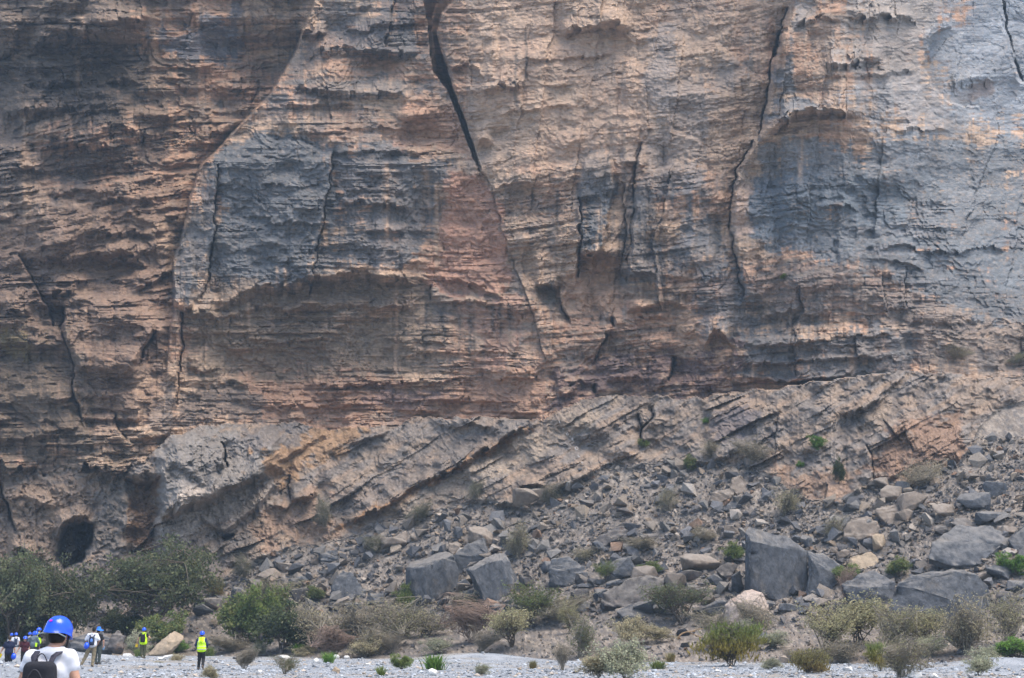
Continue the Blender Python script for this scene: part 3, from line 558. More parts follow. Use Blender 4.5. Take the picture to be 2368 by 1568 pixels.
# black and pale water streaks below ledges
for x, y0, y1, w, kd in [(985, 700, 860, 5, 0), (1022, 708, 800, 8, 0), (1088, 700, 830, 9, 0), (1060, 780, 880, 4, 0), (1114, 800, 870, 5, 0), (1140, 705, 780, 6, 0), (1158, 700, 790, 5, 0), (1180, 705, 760, 8, 0), (1060, 700, 760, 6, 0), (916, 660, 900, 5, 1), (952, 690, 800, 8, 1), (985, 350, 530, 9, 1), (895, 380, 560, 7, 1), (780, 120, 180, 6, 1), (700, 30, 90, 6, 1), (715, 230, 300, 5, 1), (750, 180, 290, 5, 1), (190, 30, 80, 8, 1), (60, 240, 400, 7, 1), (90, 290, 360, 8, 1), (182, 130, 220, 6, 1), (355, 30, 190, 12, 1),
                        (1262, 0, 420, 7, 1), (1320, 330, 640, 10, 1), (1256, 560, 640, 9, 1), (1150, 190, 300, 7, 1), (1010, 420, 640, 10, 1), (1440, 420, 520, 9, 1), (1720, 440, 560, 14, 1), (1690, 850, 890, 5, 1), (1740, 840, 890, 5, 1), (1970, 800, 870, 9, 1), (575, 700, 760, 5, 1), (320, 840, 960, 9, 1), (412, 830, 940, 5, 1), (640, 620, 660, 4, 1), (660, 620, 660, 4, 1), (545, 640, 690, 6, 1), (1380, 460, 520, 6, 1), (1290, 440, 520, 8, 0), (1660, 500, 600, 10, 0), (1190, 100, 260, 5, 0), (1215, 60, 200, 4, 0), (1355, 440, 580, 6, 0), (1850, 300, 420, 6, 1), (2000, 200, 260, 8, 1), (1920, 190, 250, 8, 1)]:
    k = window([(x, y0), (x, y1)], 30)
    m = np.exp(-((U[k] + 0.5 * (UW[k] - U[k]) - x) / w) ** 2) * sstep(y0 - 10, y0 + 6, V[k]) * sstep(y1 + 20, y1 - 30, V[k]) * sstep(.3, .6, streak[k] * 0.6 + n_fine[k] * 0.45)
    cc[k] = mix(cc[k], C(.07, .068, .065) if kd == 0 else C(.43, .31, .22), (.8 if kd == 0 else .75) * m)
cc = mix(cc, C(.40, .30, .215), .2 * sstep(.62, .74, n_spk))
cc *= (0.74 + 0.52 * fbm(U / 9, SB / 3.2, 3, 210))[..., None]
cliff_c = cc * C(1.06, 1.015, .99) * (1 - .16 * leftw * sstep(480, 250, U))[..., None]  # far left darkened in colour as painted alcove shade

# outcrop
cc = mix(np.broadcast_to(C(.285, .225, .175), U.shape + (3,)).copy(), C(.23, .20, .175), sstep(.4, .6, fbm(U / 60, SO / 20, 3, 220)))
cc = mix(cc, C(.33, .235, .165), .6 * sstep(.5, .68, fbm(U / 70, SO / 16, 4, 221)))
cc = mix(cc, C(.13, .112, .10), .7 * sstep(.56, .7, fbm(U / 30, V / 22, 4, 222)))
blotch([(365, 1050), (400, 1005), (480, 985), (640, 975), (700, 985), (640, 1080), (560, 1120), (450, 1165), (380, 1195)], C(.235, .215, .195), .9, 14, .6, n_fine)
blotch([(540, 975), (700, 978), (760, 1000), (690, 1030), (620, 1020), (560, 1010)], C(.18, .155, .14), .7, 12, .7, n_fine)
blotch([(380, 1200), (520, 1130), (640, 1095), (630, 1150), (560, 1200), (460, 1240), (370, 1260)], C(.38, .325, .275), .8, 12, .8, n_fine)
blotch([(300, 1105), (372, 1108), (366, 1190), (362, 1290), (290, 1290), (306, 1200)], C(.23, .14, .085), .9, 10, .4, n_fine)
blotch([(600, 1030), (760, 990), (850, 1000), (800, 1060), (700, 1080), (650, 1120), (620, 1080)], C(.34, .21, .115), .8, 14, .7, n_fine)
blotch([(640, 1150), (720, 1120), (780, 1160), (760, 1230), (620, 1270), (600, 1200)], C(.32, .215, .15), .7, 18, .6, n_fine)
blotch([(770, 1225), (849, 1190), (1002, 1108), (1109, 1052), (1240, 985), (1250, 1000), (1110, 1072), (1010, 1124), (860, 1206), (790, 1232)], C(.30, .165, .08), .9, 6, .5, n_fine)
blotch([(780, 1190), (900, 1090), (1000, 1010), (1200, 985), (1100, 1040), (1000, 1095), (850, 1180)], C(.19, .165, .145), .6, 14, .7, n_fine)
blotch([(800, 1240), (1020, 1120), (1330, 960), (1420, 925), (1380, 990), (1100, 1120), (900, 1200)], C(.36, .29, .22), .6, 16, .6, n_fine)
blotch([(2078, 985), (2221, 960), (2230, 1040), (2150, 1110), (2060, 1100), (1990, 1110), (2020, 1040)], C(.27, .17, .115), .8, 16, .4, n_fine)
blotch([(1790, 1090), (1990, 1080), (1960, 1160), (1900, 1170), (1820, 1140)], C(.30, .19, .125), .6, 14, .7, n_fine)
blotch([(1660, 950), (1700, 930), (1740, 960), (1700, 1010), (1640, 1000)], C(.14, .125, .13), .7, 12, .9, n_fine)
blotch([(-260, 1085), (170, 1090), (230, 1130), (160, 1230), (110, 1300), (-260, 1300)], C(.27, .195, .14), .8, 30, .7, n_fine)
blotch([(200, 1180), (290, 1110), (306, 1200), (290, 1290), (240, 1290), (215, 1230)], C(.165, .145, .125), .8, 14, .7, n_fine)
blotch([(180, 1320), (400, 1300), (560, 1320), (430, 1440), (190, 1450)], C(.17, .15, .135), .7, 24, .8, n_fine)
cc = cc * C(.80, .79, .79) * (0.75 + 0.5 * fbm(U / 5, V / 4, 2, 223))[..., None]
out_c = cc
# scree soil and grit
cc = mix(np.broadcast_to(C(.158, .139, .122), U.shape + (3,)).copy(), C(.21, .178, .15), sstep(.4, .65, fbm(U / 120, V / 50, 4, 230)))
cc = mix(cc, C(.12, .115, .115), .75 * sstep(.52, .66, fbm(U / 6, V / 4, 3, 231)))
cc = mix(cc, C(.36, .31, .26), .7 * sstep(.6, .7, fbm(U / 5, V / 4, 2, 232)))
scree_c = cc
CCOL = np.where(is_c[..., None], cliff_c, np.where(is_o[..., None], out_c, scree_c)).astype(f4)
del cc, cliff_c, out_c, scree_c

dxr, _ = ray(U[0], 0)
_, _k = ray(0, vg)
cpi, spi = math.cos(PITCH), math.sin(PITCH)
kk = ((CY - V) / FPX); dyy = cpi - spi * kk
PX = ((U - CX) / FPX / dyy * D); PZ_ = CAM_H + (spi + cpi * kk) / dyy * D
P3 = np.stack([PX, D, PZ_], -1).reshape(-1, 3)
# the cliff goes on above the frame
top = P3[:NU].copy(); ext = []; ecol = []
for j_, h_ in enumerate([34, 20, 11, 5, 2]):
    e = top.copy(); e[:, 2] += h_ + 1.2 * (fbm(ug / 40, ug * 0 + j_, 3, 500 + j_) - 0.5)
    e[:, 1] += 0.12 * h_ + 2.4 * (fbm(ug / 70, ug * 0 + j_ * 1.7, 3, 510) - 0.5); ext.append(e); ecol.append(CCOL[0])
P3 = np.concatenate(ext + [P3]); NE = len(ext)
CCOL = np.concatenate([np.array(ecol, f4), CCOL]); is_c = np.concatenate([np.ones((NE, NU), bool), is_c]); is_o = np.concatenate([np.zeros((NE, NU), bool), is_o])
idx = np.arange(NU * (NV + NE)).reshape(NV + NE, NU)
quads = np.stack([idx[:-1, :-1], idx[1:, :-1], idx[1:, 1:], idx[:-1, 1:]], -1).reshape(-1, 4)
lab = np.where(is_c, 0, np.where(is_o, 1, 2))[:-1, :-1].reshape(-1)
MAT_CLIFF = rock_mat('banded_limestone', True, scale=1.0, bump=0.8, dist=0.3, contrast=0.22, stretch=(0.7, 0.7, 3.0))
MAT_OUT = rock_mat('weathered_outcrop_rock', True, scale=1.3, bump=0.7, dist=0.25, contrast=0.3)
MAT_SCREE = rock_mat('scree_grit', True, scale=3.0, bump=0.9, dist=0.2, contrast=0.45)
flatc = CCOL.reshape(-1, 3)
G3 = P3.reshape(NV + NE, NU, 3)
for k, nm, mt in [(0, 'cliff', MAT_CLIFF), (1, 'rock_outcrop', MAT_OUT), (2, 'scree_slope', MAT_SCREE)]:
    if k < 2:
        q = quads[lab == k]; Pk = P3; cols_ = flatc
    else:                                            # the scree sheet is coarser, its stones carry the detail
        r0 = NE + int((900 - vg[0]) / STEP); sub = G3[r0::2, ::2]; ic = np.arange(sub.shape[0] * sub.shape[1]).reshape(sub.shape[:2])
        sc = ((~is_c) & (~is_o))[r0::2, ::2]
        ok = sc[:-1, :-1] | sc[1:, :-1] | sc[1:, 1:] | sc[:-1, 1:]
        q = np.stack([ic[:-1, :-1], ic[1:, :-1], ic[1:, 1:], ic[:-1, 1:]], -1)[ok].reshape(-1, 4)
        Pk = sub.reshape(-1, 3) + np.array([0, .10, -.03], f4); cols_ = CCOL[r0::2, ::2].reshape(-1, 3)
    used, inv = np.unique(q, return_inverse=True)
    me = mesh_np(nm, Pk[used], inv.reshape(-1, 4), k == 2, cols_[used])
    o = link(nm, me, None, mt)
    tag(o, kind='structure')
del P3, quads, flatc, G3

# ------------------------------------------------------------------ gravel bed of the wadi
def gz(X, Y):
    X = np.asarray(X, float); Y = np.asarray(Y, float)
    z = 0.16 * (fbm(X / 9 + 50, Y / 9 + 50, 3, 600) - 0.5) + 0.05 * (fbm(X / 1.1 + 50, Y / 1.1 + 50, 3, 601) - 0.5)
    z = z + 0.5 * np.exp(-((Y - 62) / 5.5) ** 2 / 2) * sstep(-17.2, -19.6, X)
    z = z - 0.5 * np.exp(-((Y - 80) / 6.5) ** 4) * sstep(0, 1.6, -0.305 * Y - X)
    z = z + 0.28 * np.exp(-((X + 21.0) / 3) ** 2 / 2 - ((Y - 85) / 7) ** 2 / 2)
    z = z + 0.85 * np.exp(-((X + 32.5) / 5) ** 2 / 2 - ((Y - 98) / 4) ** 2 / 2)
    z = z + 0.45 * np.exp(-((X + 2.6) / 2.6) ** 2 / 2 - ((Y - 104) / 3) ** 2 / 2) + 0.5 * np.exp(-((X - 24.5) / 2.2) ** 2 / 2 - ((Y - 77) / 2.5) ** 2 / 2)
    return z


xs = np.concatenate([[-900, -500, -250, -120, -80, -60, -50], np.arange(-45, 45, 0.33), [50, 60, 80, 120, 250, 500, 900]])
ys = np.concatenate([[-600, -300, -120, -60, -30, -10, 0, 10, 20, 28, 34, 40], np.arange(44, 132, 0.36), [136, 150, 200, 400, 900]])
gx, gy = np.meshgrid(xs, ys)
gzz = gz(gx, gy); far = (np.abs(gx) > 70) | (gy > 133) | (gy < 0)
gzz = np.where(far, -0.6 * (gy > 133), gzz)
gi = np.arange(gx.size).reshape(gx.shape)
gq = np.stack([gi[:-1, :-1], gi[:-1, 1:], gi[1:, 1:], gi[1:, :-1]], -1).reshape(-1, 4)
gcol = mix(np.broadcast_to(C(.23, .25, .275), gx.shape + (3,)).copy(), C(.25, .235, .215), sstep(.5, .7, fbm(gx / 6 + 9, gy / 4 + 9, 4, 610)))
gcol = mix(gcol, C(.315, .335, .36), sstep(.5, .66, fbm(gx / 1.2 + 9, gy / 1.2 + 9, 3, 611)) * .8)
MAT_GRAVEL = rock_mat('wadi_gravel', True, scale=5.0, bump=1.0, dist=0.08, contrast=0.45)
tag(link('gravel_bed', mesh_np('gravel_bed', np.stack([gx, gy, gzz], -1).reshape(-1, 3), gq, True, gcol.reshape(-1, 3)), None, MAT_GRAVEL), kind='structure')


# ------------------------------------------------------------------ stones
def hull_proto(seed, n=11, flat=(1, 1, 1), box=0.6):
    r = random.Random(seed)
    bm = bmesh.new()
    for _ in range(n):
        d = Vector((r.gauss(0, 1), r.gauss(0, 1), r.gauss(0, 1))).normalized()
        m = max(abs(d.x), abs(d.y), abs(d.z)); d = d.lerp(d / m, box) * r.uniform(0.8, 1.0)
        bm.verts.new((d.x * flat[0], d.y * flat[1], d.z * flat[2]))
    res = bmesh.ops.convex_hull(bm, input=bm.verts)
    bmesh.ops.delete(bm, geom=[v for v in bm.verts if not v.link_faces], context='VERTS')
    bmesh.ops.triangulate(bm, faces=bm.faces)
    bmesh.ops.recalc_face_normals(bm, faces=bm.faces)
    bm.verts.index_update()
    Vn = np.array([v.co for v in bm.verts], f4); Fn = np.array([[v.index for v in f.verts] for f in bm.faces], np.int32)
    ext_ = np.abs(Vn).max(0); Vn = Vn / ext_ * np.array(flat, f4)
    bm.free()
    return Vn, Fn


PROTO = [hull_proto(70 + i, 8 + i % 3, [(1, .8, .55), (1, .9, .75), (1, .6, .4), (.9, .8, .8)][i % 4]) for i in range(14)]
rng = np.random.RandomState(5)


def scatter_mesh(name, pos, size, colr, protos, tilt=0.35):
    Vs, Fs, Cs = [], [], []; base = 0
    for p, s_, c in zip(pos, size, colr):
        Vp, Fp = protos[rng.randint(len(protos))]
        a, b, g = rng.uniform(0, 6.28), rng.normal(0, tilt), rng.normal(0, tilt)
        Rm = np.array((Matrix.Rotation(b, 3, 'X') @ Matrix.Rotation(g, 3, 'Y') @ Matrix.Rotation(a, 3, 'Z')))
        Vs.append((Vp * s_) @ Rm.T + p); Fs.append(Fp + base); Cs.append(np.broadcast_to(c, Vp.shape)); base += len(Vp)
    return mesh_np(name, np.concatenate(Vs), np.concatenate(Fs), False, np.concatenate(Cs))


STONE_COLS = [C(.085, .086, .092), C(.115, .115, .12), C(.148, .14, .132), C(.172, .148, .125), C(.225, .185, .145), C(.28, .25, .22), C(.21, .14, .10)]
SC_P = [.22, .22, .20, .18, .10, .05, .03]
MAT_STONES = rock_mat('loose_stone', True, scale=4.0, bump=0.5, dist=0.06, contrast=0.3)
# random loose stones over the scree
su, sv, ss = [], [], []
while len(su) < 20000:
    u = rng.uniform(-100, 2480, 4000); v = rng.uniform(1010, 1535, 4000)
    k = rng.uniform(0, 1, 4000); sz = 1.7 * (1 - rng.uniform(0, 1, 4000)) ** (-1 / 1.42)
    vob = np.interp(u, ug, vo); edge_v = np.interp(u, [0, 500, 1000, 1400, 2000, 2367], [1498, 1510, 1516, 1522, 1532, 1538])
    dens = np.where(v < 1420, 1.0, 0.5) * np.where(u < 420, 0.25, 1) * (0.45 + 1.1 * fbm(u / 120, v / 60, 3, 620))
    ok = (v > vob + 3) & (v < edge_v) & (k < dens) & (sz < 21)
    sz = np.where(v > 1425, sz * 0.75, sz)
    su += list(u[ok]); sv += list(v[ok]); ss += list(sz[ok])
su, sv, ss = np.array(su), np.array(sv), np.array(ss)
order = np.argsort(-ss)
MAT_BY = [rock_mat('stone_' + nm, False, tuple(float(x) for x in c_), scale=2.0, bump=0.6, dist=0.1, contrast=0.3, objvar=0.2) for nm, c_ in
          zip(('slate_grey', 'blue_grey', 'ash_grey', 'brown_grey', 'tan', 'pale', 'rust'), STONE_COLS)]
proto_me = []
for i, (Vp, Fp) in enumerate(PROTO):
    me = mesh_np('scree_stone', Vp, Fp, False); me.materials.append(MAT_STONES); proto_me.append(me)
STONE_COLS = [c_ * C(.92, .88, .84) for c_ in STONE_COLS]
cidx = rng.choice(7, len(su), p=SC_P)
SLOPE = math.radians(-24)
for q in order[:300]:
    u, v, s_ = su[q], sv[q], ss[q]; Y = depth(u, v); m_ = s_ / upm(Y)
    o = bpy.data.objects.new('scree_stone', proto_me[rng.randint(14)]); COL.objects.link(o)
    o.location = at(u, v, Y) + Vector((0, -0.2 * m_, 0.25 * m_)); o.scale = (m_ * 1.15,) * 3
    o.rotation_euler = (-SLOPE + rng.normal(0, .35), rng.normal(0, .35), rng.uniform(0, 6.28))
    o.material_slots[0].link = 'OBJECT'; o.material_slots[0].material = MAT_BY[cidx[q]]
    tag(o, 'angular loose stone lying on the grey scree slope', 'stone', 'loose stones on the scree')
rest = order[300:]
pos = np.array([at(su[q], sv[q], depth(su[q], sv[q])) + Vector((0, -0.02, 0.01)) for q in rest], f4)
siz = np.array([ss[q] / upm(depth(su[q], sv[q])) for q in rest])
tag(link('scree_rubble', scatter_mesh('scree_rubble', pos, siz, [STONE_COLS[cidx[q]] * rng.uniform(.8, 1.25) for q in rest], PROTO), None, MAT_STONES), 'small broken stones strewn over the scree', kind='stuff')
# pebbles in the gravel bed
OCT = [(np.array([[1, 0, 0], [-.9, .2, 0], [.1, .8, 0], [-.1, -.85, .1], [.1, .1, .55], [0, 0, -.5]], f4) * f4(1), np.array([[0, 2, 4], [2, 1, 4], [1, 3, 4], [3, 0, 4], [2, 0, 5], [1, 2, 5], [3, 1, 5], [0, 3, 5]], np.int32))]
py = 1 / rng.uniform(1 / 128.0, 1 / 50.0, 20000); px = (rng.uniform(-120, 2490, 20000) - CX) / FPX * py
keep = py < np.interp((px / py) * FPX + CX, ug, Ye) + 2
px, py = px[keep], py[keep]
psz = np.clip(0.03 * (1 - rng.uniform(0, 1, len(px))) ** (-1 / 2.3), 0, .16)
pcol = [C(.26, .28, .305) * rng.uniform(.45, 1.5) if rng.rand() < .85 else C(.36, .31, .26) * rng.uniform(.7, 1.2) for _ in px]
tag(link('pebbles', scatter_mesh('pebbles', np.stack([px, py, gz(px, py) + psz * .2], -1), psz, pcol, OCT, .2), None, MAT_STONES), 'small grey pebbles covering the gravel bed', kind='stuff')

# ------------------------------------------------------------------ boulders
from mathutils import noise as mnoise


def rough_hull(points, seed, amp, cuts=2, rounds=2, bev=0.0, layer=None):
    """convex block through the points, split fine and weathered"""
    bm = bmesh.new()
    for p in points: bm.verts.new(p)
    bmesh.ops.convex_hull(bm, input=bm.verts)
    bmesh.ops.delete(bm, geom=[v for v in bm.verts if not v.link_faces], context='VERTS')
    bmesh.ops.dissolve_limit(bm, angle_limit=math.radians(9), verts=bm.verts, edges=bm.edges)
    if bev:
        bmesh.ops.bevel(bm, geom=list(bm.edges), offset=bev, segments=2, profile=0.6, affect='EDGES', clamp_overlap=True)
    bmesh.ops.triangulate(bm, faces=bm.faces)
    for rd in range(rounds):
        L = np.array([e.calc_length() for e in bm.edges]); lim = max(np.percentile(L, 45), 0.09)
        bmesh.ops.subdivide_edges(bm, edges=[e for e in bm.edges if e.calc_length() > lim], cuts=cuts if rd == 0 else 1, use_grid_fill=True)
        bmesh.ops.triangulate(bm, faces=bm.faces)
    bmesh.ops.recalc_face_normals(bm, faces=bm.faces)
    off = Vector((seed * 3.1, seed * 1.7, seed * 0.9))
    bm.normal_update()
    mv = []
    for v in bm.verts:
        p = v.co
        d = mnoise.fractal(p * 0.55 + off, 0.7, 2.1, 4) * 1.2 + 0.5 * mnoise.fractal(p * 2.4 + off, 0.8, 2.1, 3)
        if layer is not None:
            s_ = p.dot(layer) * 2.2 + 0.8 * mnoise.noise(p * 0.7 + off)
            d += 1.3 * (abs((s_ % 1.0) - 0.5) * 2 - 0.5) * (0.4 + mnoise.noise(Vector((math.floor(s_) * 3.7, seed, 0.3))))
        mv.append(v.co + v.normal * d * amp)
    for v, c in zip(bm.verts, mv): v.co = c
    for f in bm.faces: f.smooth = True
    return bm


GREY = rock_mat('boulder_blue_grey', False, (.074, .079, .088), scale=0.9, bump=0.9, dist=0.2, contrast=0.45, objvar=.15, warm=(.135, .122, .11), dust=.5)
GREYB = rock_mat('boulder_streaked_grey', False, (.074, .078, .086), scale=0.9, bump=0.9, dist=0.2, contrast=0.45, stretch=(1.3, 1, .75), objvar=.1, warm=(.145, .125, .105), dust=.5)
DARKB = rock_mat('boulder_dark_brown_grey', False, (.078, .072, .07), scale=1.1, bump=0.7, dist=0.15, contrast=0.35, objvar=.15, warm=(.15, .10, .07), dust=.5)
BRN = rock_mat('boulder_brown', False, (.17, .14, .115), scale=1.0, bump=0.7, dist=0.15, contrast=0.3, objvar=.12, warm=(.27, .18, .12), dust=.5)
TANB = rock_mat('boulder_tan', False, (.29, .23, .165), scale=1.2, bump=0.7, dist=0.15, contrast=0.3, objvar=.1, warm=(.23, .16, .10))
PNK = rock_mat('boulder_pinkish_lime', False, (.36, .295, .25), scale=1.6, bump=0.9, dist=0.12, contrast=0.35, objvar=.05, warm=(.31, .22, .18))
WHT = rock_mat('cobble_white', False, (.50, .49, .47), scale=3, bump=0.4, dist=0.05, contrast=0.2, objvar=.15)
BM_MATS = dict(g=GREY, s=GREYB, d=DARKB, b=BRN, t=TANB, p=PNK, w=WHT)


def finish_boulder(name, bm, matl, label, cat='boulder', group=None):
    co = [v.co for v in bm.verts]
    base = Vector((sum(c.x for c in co) / len(co), sum(c.y for c in co) / len(co), min(c.z for c in co)))
    for v in bm.verts: v.co -= base
    me = bpy.data.meshes.new(name); bm.to_mesh(me); bm.free()
    o = link(name, me, None, matl); o.location = base
    return tag(o, label, cat, group)


def traced(label, pts, matk, T=3.0, Y0=None, seed=1, amp=0.13, bev=0.07, layer=None, sink=14, name='boulder'):
    """pts: (u, v, dy) in photo units and metres behind the front face; the back is closed T metres behind"""
    if layer is None: layer = Vector((.5 * math.sin(seed * 2.3), .2, .9))
    vb_ = max(p[1] for p in pts); ub = sum(p[0] for p in pts) / len(pts)
    if Y0 is None: Y0 = depth(ub, vb_ - 3)
    cu = ub; cv = sum(p[1] for p in pts) / len(pts)
    P_ = [at(u, v, Y0 + dy) for u, v, dy in pts]
    for u, v, dy in pts:
        if v > cv + 0.3 * (vb_ - cv): P_.append(at(u, v + sink, Y0 + dy + 0.5))
        s_ = 0.86
        P_.append(at(cu + (u - cu) * s_, cv + (v - cv) * (s_ if v < cv else 1.0) + 4, Y0 + max(dy, 0) + T * 0.8))
    return finish_boulder(name, rough_hull(P_, seed, amp, 2, 2, bev, layer), BM_MATS[matk], label)


def Z5(*q): return [(866.8 + x * .1708, 1184.6 + y * .1708, d) for x, y, d in q]
def Z6(*q): return [(1675.7 + x * .2919, 1184.6 + y * .2919, d) for x, y, d in q]
def T12(*q): return [(789 + x * .3335, 1045.7 + y * .3335, d) for x, y, d in q]
def Z3(*q): return [(300.5 + x * .0927, 1433 + y * .0927, d) for x, y, d in q]


traced('big grey block with a pale flat top, left of the dark gap', Z5((420, 760, 0), (470, 690, 1.6), (700, 600, 2.6), (950, 530, 3.2), (1060, 565, 2.6), (480, 775, -.3), (660, 752, -.4), (900, 645, 0), (1040, 590, 1.2), (1100, 690, 1.4), (1150, 1000, 1.2), (1060, 1110, .5), (700, 1215, -.5), (560, 1200, -.4), (400, 1060, .2)), 's', 3.5, seed=3, layer=Vector((.1, .1, .9)))
traced('dark grey boulder wedged behind two big blocks', Z5((1060, 590, 0), (1250, 425, .8), (1400, 362, 1.2), (1490, 345, 1.4), (1525, 520, .6), (1540, 600, .3), (1480, 700, .2), (1300, 880, 0), (1120, 900, 0), (1050, 760, 0)), 'g', 3.0, Y0=depth(1080, 1335) + 1.2, seed=5)
traced('tilted grey block leaning left, with streaked face', Z5((1258, 780, .2), (1430, 655, .8), (1600, 572, 1.3), (1740, 545, 1.6), (1300, 800, -.4), (1480, 700, -.2), (1700, 640, .2), (1830, 665, .8), (2020, 1080, .5), (1900, 1210, 0), (1500, 1215, -.4), (1470, 1190, -.3)), 's', 3.0, seed=7, layer=Vector((.85, 0, .5)))
traced('brown flat-topped block on the scree above the grey blocks', Z5((1270, 205, 0), (1290, 195, .8), (1530, 195, 1.6), (1600, 270, 1.2), (1660, 420, .6), (1560, 490, 0), (1400, 500, -.4), (1270, 390, 0), (1300, 260, -.5), (1480, 315, -.7)), 'b', 2.2, seed=8)
traced('small brown wedge stone left of the wedged boulder', Z5((1000, 400, .4), (1200, 420, .8), (1150, 480, 0), (1060, 570, -.2), (1000, 520, 0)), 'b', 1.2, seed=9)
traced('long tan slab half buried left of the brown block', Z5((60, 440, .2), (110, 380, .6), (420, 250, 1.2), (455, 330, .6), (400, 490, -.2), (90, 500, -.2)), 'b', 1.8, seed=10)
traced('low tan block beside the long tan slab', Z5((485, 275, .2), (640, 205, .8), (740, 300, .6), (570, 372, -.2), (490, 340, -.1)), 'b', 1.4, seed=11)
traced('tallest blue-grey boulder with a smooth steep face', Z6((165, 160, .5), (190, 115, 1.0), (330, 150, 1.0), (480, 190, 1.0), (600, 268, .8), (652, 315, .6), (658, 560, .3), (640, 692, 0), (440, 702, -.2), (330, 675, -.2), (205, 620, -.1), (155, 565, .8), (215, 235, -.1), (190, 400, -.2)), 's', 3.6, seed=12, bev=.05, amp=.09)
traced('grey boulder with dark shaded side touching the tallest boulder', Z6((655, 318, .6), (760, 330, 1.6), (960, 440, 1.4), (900, 500, .6), (830, 685, 0), (660, 670, 0), (700, 400, .1)), 'g', 2.6, Y0=depth(1890, 1375), seed=13)
traced('rounded pinkish limestone boulder below the tallest boulder', Z6((-20, 800, .4), (10, 720, .3), (110, 640, .5), (220, 612, .8), (300, 640, .6), (345, 720, .5), (330, 860, 0), (180, 905, -.4), (40, 900, -.2), (180, 720, -.6)), 'p', 2.4, seed=14, bev=.25, amp=.12)
traced('cracked grey boulder left of the largest boulder', Z6((915, 570, .6), (1060, 478, .8), (1180, 455, .9), (1290, 520, .6), (1350, 560, .4), (1352, 730, 0), (1250, 770, -.2), (1150, 765, -.3), (1000, 700, 0), (1160, 600, -.3)), 'g', 3.0, Y0=depth(2010, 1410) - .4, seed=15)
traced('largest blue-grey boulder with rusty right end', Z6((1355, 570, .2), (1500, 505, .5), (1810, 442, .8), (1845, 475, .4), (1990, 505, 1.2), (2090, 590, 1.6), (2135, 880, 1.3), (2100, 960, .6), (1700, 990, -.5), (1250, 880, -.2), (1360, 740, -.1), (1840, 700, -.5)), 'g', 4.0, Y0=depth(2180, 1440) - .6, seed=16, layer=Vector((.2, 0, .9)))
traced('broad pale grey slab tilted towards the gravel', Z6((1610, 365, 0), (1640, 235, .8), (1830, 102, 2.2), (2120, 110, 2.6), (2225, 180, 2.2), (2205, 240, 1.2), (2020, 410, .1), (1950, 455, .2), (1800, 425, -.2)), 'g', 2.2, seed=17)
traced('brown boulder with dark underside above the tallest boulder', Z6((940, 140, .2), (1000, 72, .6), (1130, 30, .9), (1200, 82, .5), (1232, 155, .2), (1180, 195, -.1), (1010, 228, -.2), (940, 195, -.1)), 'b', 2.2, seed=18)
traced('blocky brown boulder beside its brown neighbour', Z6((1190, -10, .4), (1240, -45, .9), (1420, -50, 1.0), (1450, 5, .5), (1462, 62, .2), (1350, 100, -.2), (1270, 82, -.1)), 'b', 2.0, seed=19)
traced('pale grey slab cut by the right picture edge', Z6((2235, 210, .2), (2300, 150, .8), (2400, 80, 1.2), (2480, 120, 1.2), (2460, 300, 0), (2290, 290, -.2)), 'g', 2.2, seed=20)
traced('tan wedge boulder above the cracked boulder', Z6((960, 420, .2), (1000, 352, .5), (1160, 312, .9), (1260, 400, .5), (1230, 450, 0), (1060, 450, -.2)), 't', 1.8, seed=21)
traced('dark stone leaning on the tan wedge', Z6((1215, 440, .4), (1290, 430, .6), (1400, 500, .3), (1340, 545, 0), (1250, 500, 0)), 'd', 1.4, seed=22)
traced('long dark smooth boulder with bedding, foot of the scree', T12((1790, 1030, .3), (1830, 970, .6), (2030, 862, 1.4), (2150, 842, 1.6), (2235, 880, 1.0), (2220, 1000, .1), (2000, 1075, -.3), (1820, 1065, -.2)), 'd', 3.0, seed=23, layer=Vector((.4, 0, .9)))
traced('flat pale grey slab behind the flat-topped acacia', T12((1900, 1100, .2), (2040, 1040, .8), (2215, 1008, 1.4), (2250, 1070, .8), (2230, 1150, 0), (1950, 1140, -.2)), 'g', 2.0, seed=24, amp=.06)
traced('wide flat grey slab below the dark boulders', T12((1430, 1040, .2), (1480, 1000, .8), (1600, 992, 1.0), (1640, 1020, .7), (1580, 1090, 0), (1450, 1090, -.1)), 'g', 1.8, seed=25, amp=.05)
traced('rounded grey boulder right of the wide flat slab', T12((1580, 1085, .2), (1610, 1030, .6), (1680, 1025, .8), (1735, 1075, .4), (1720, 1110, 0), (1600, 1110, -.2)), 'g', 1.4, seed=26)
traced('dark leaf-shaped slab jutting from the scree', T12((1735, 620, .1), (1850, 532, .6), (1960, 508, 1.0), (1985, 560, .6), (1890, 610, .1), (1790, 668, -.2)), 'd', 1.3, seed=27)
traced('dark slab right behind the leaf-shaped slab', T12((1940, 590, 0), (2050, 528, .5), (2105, 560, .5), (2060, 600, .1), (1990, 615, -.1)), 'd', 1.2, seed=28)
traced('squat blue-grey boulder with bushes in front', T12((1440, 800, .1), (1455, 742, .5), (1580, 728, .9), (1680, 800, .6), (1720, 862, .3), (1560, 935, -.2), (1450, 900, -.1)), 'g', 2.0, seed=29)
traced('dark pyramid-shaped boulder left of the big blocks', [(763, 1375, 0), (772, 1340, .3), (793, 1318, .8), (815, 1324, .8), (845, 1365, .3), (842, 1380, 0), (800, 1388, -.3)], 'g', 2.4, seed=30)
traced('tan boulder with pale top behind the helmeted people', Z3((440, 850, .2), (700, 640, .3), (830, 490, .5), (1000, 335, .8), (1110, 266, 1.1), (1200, 310, 1.1), (1345, 395, .8), (1320, 500, .4), (1130, 625, .1), (900, 850, -.3), (500, 885, -.3), (950, 560, -.1)), 't', 1.8, Y0=119, seed=31, amp=.07)
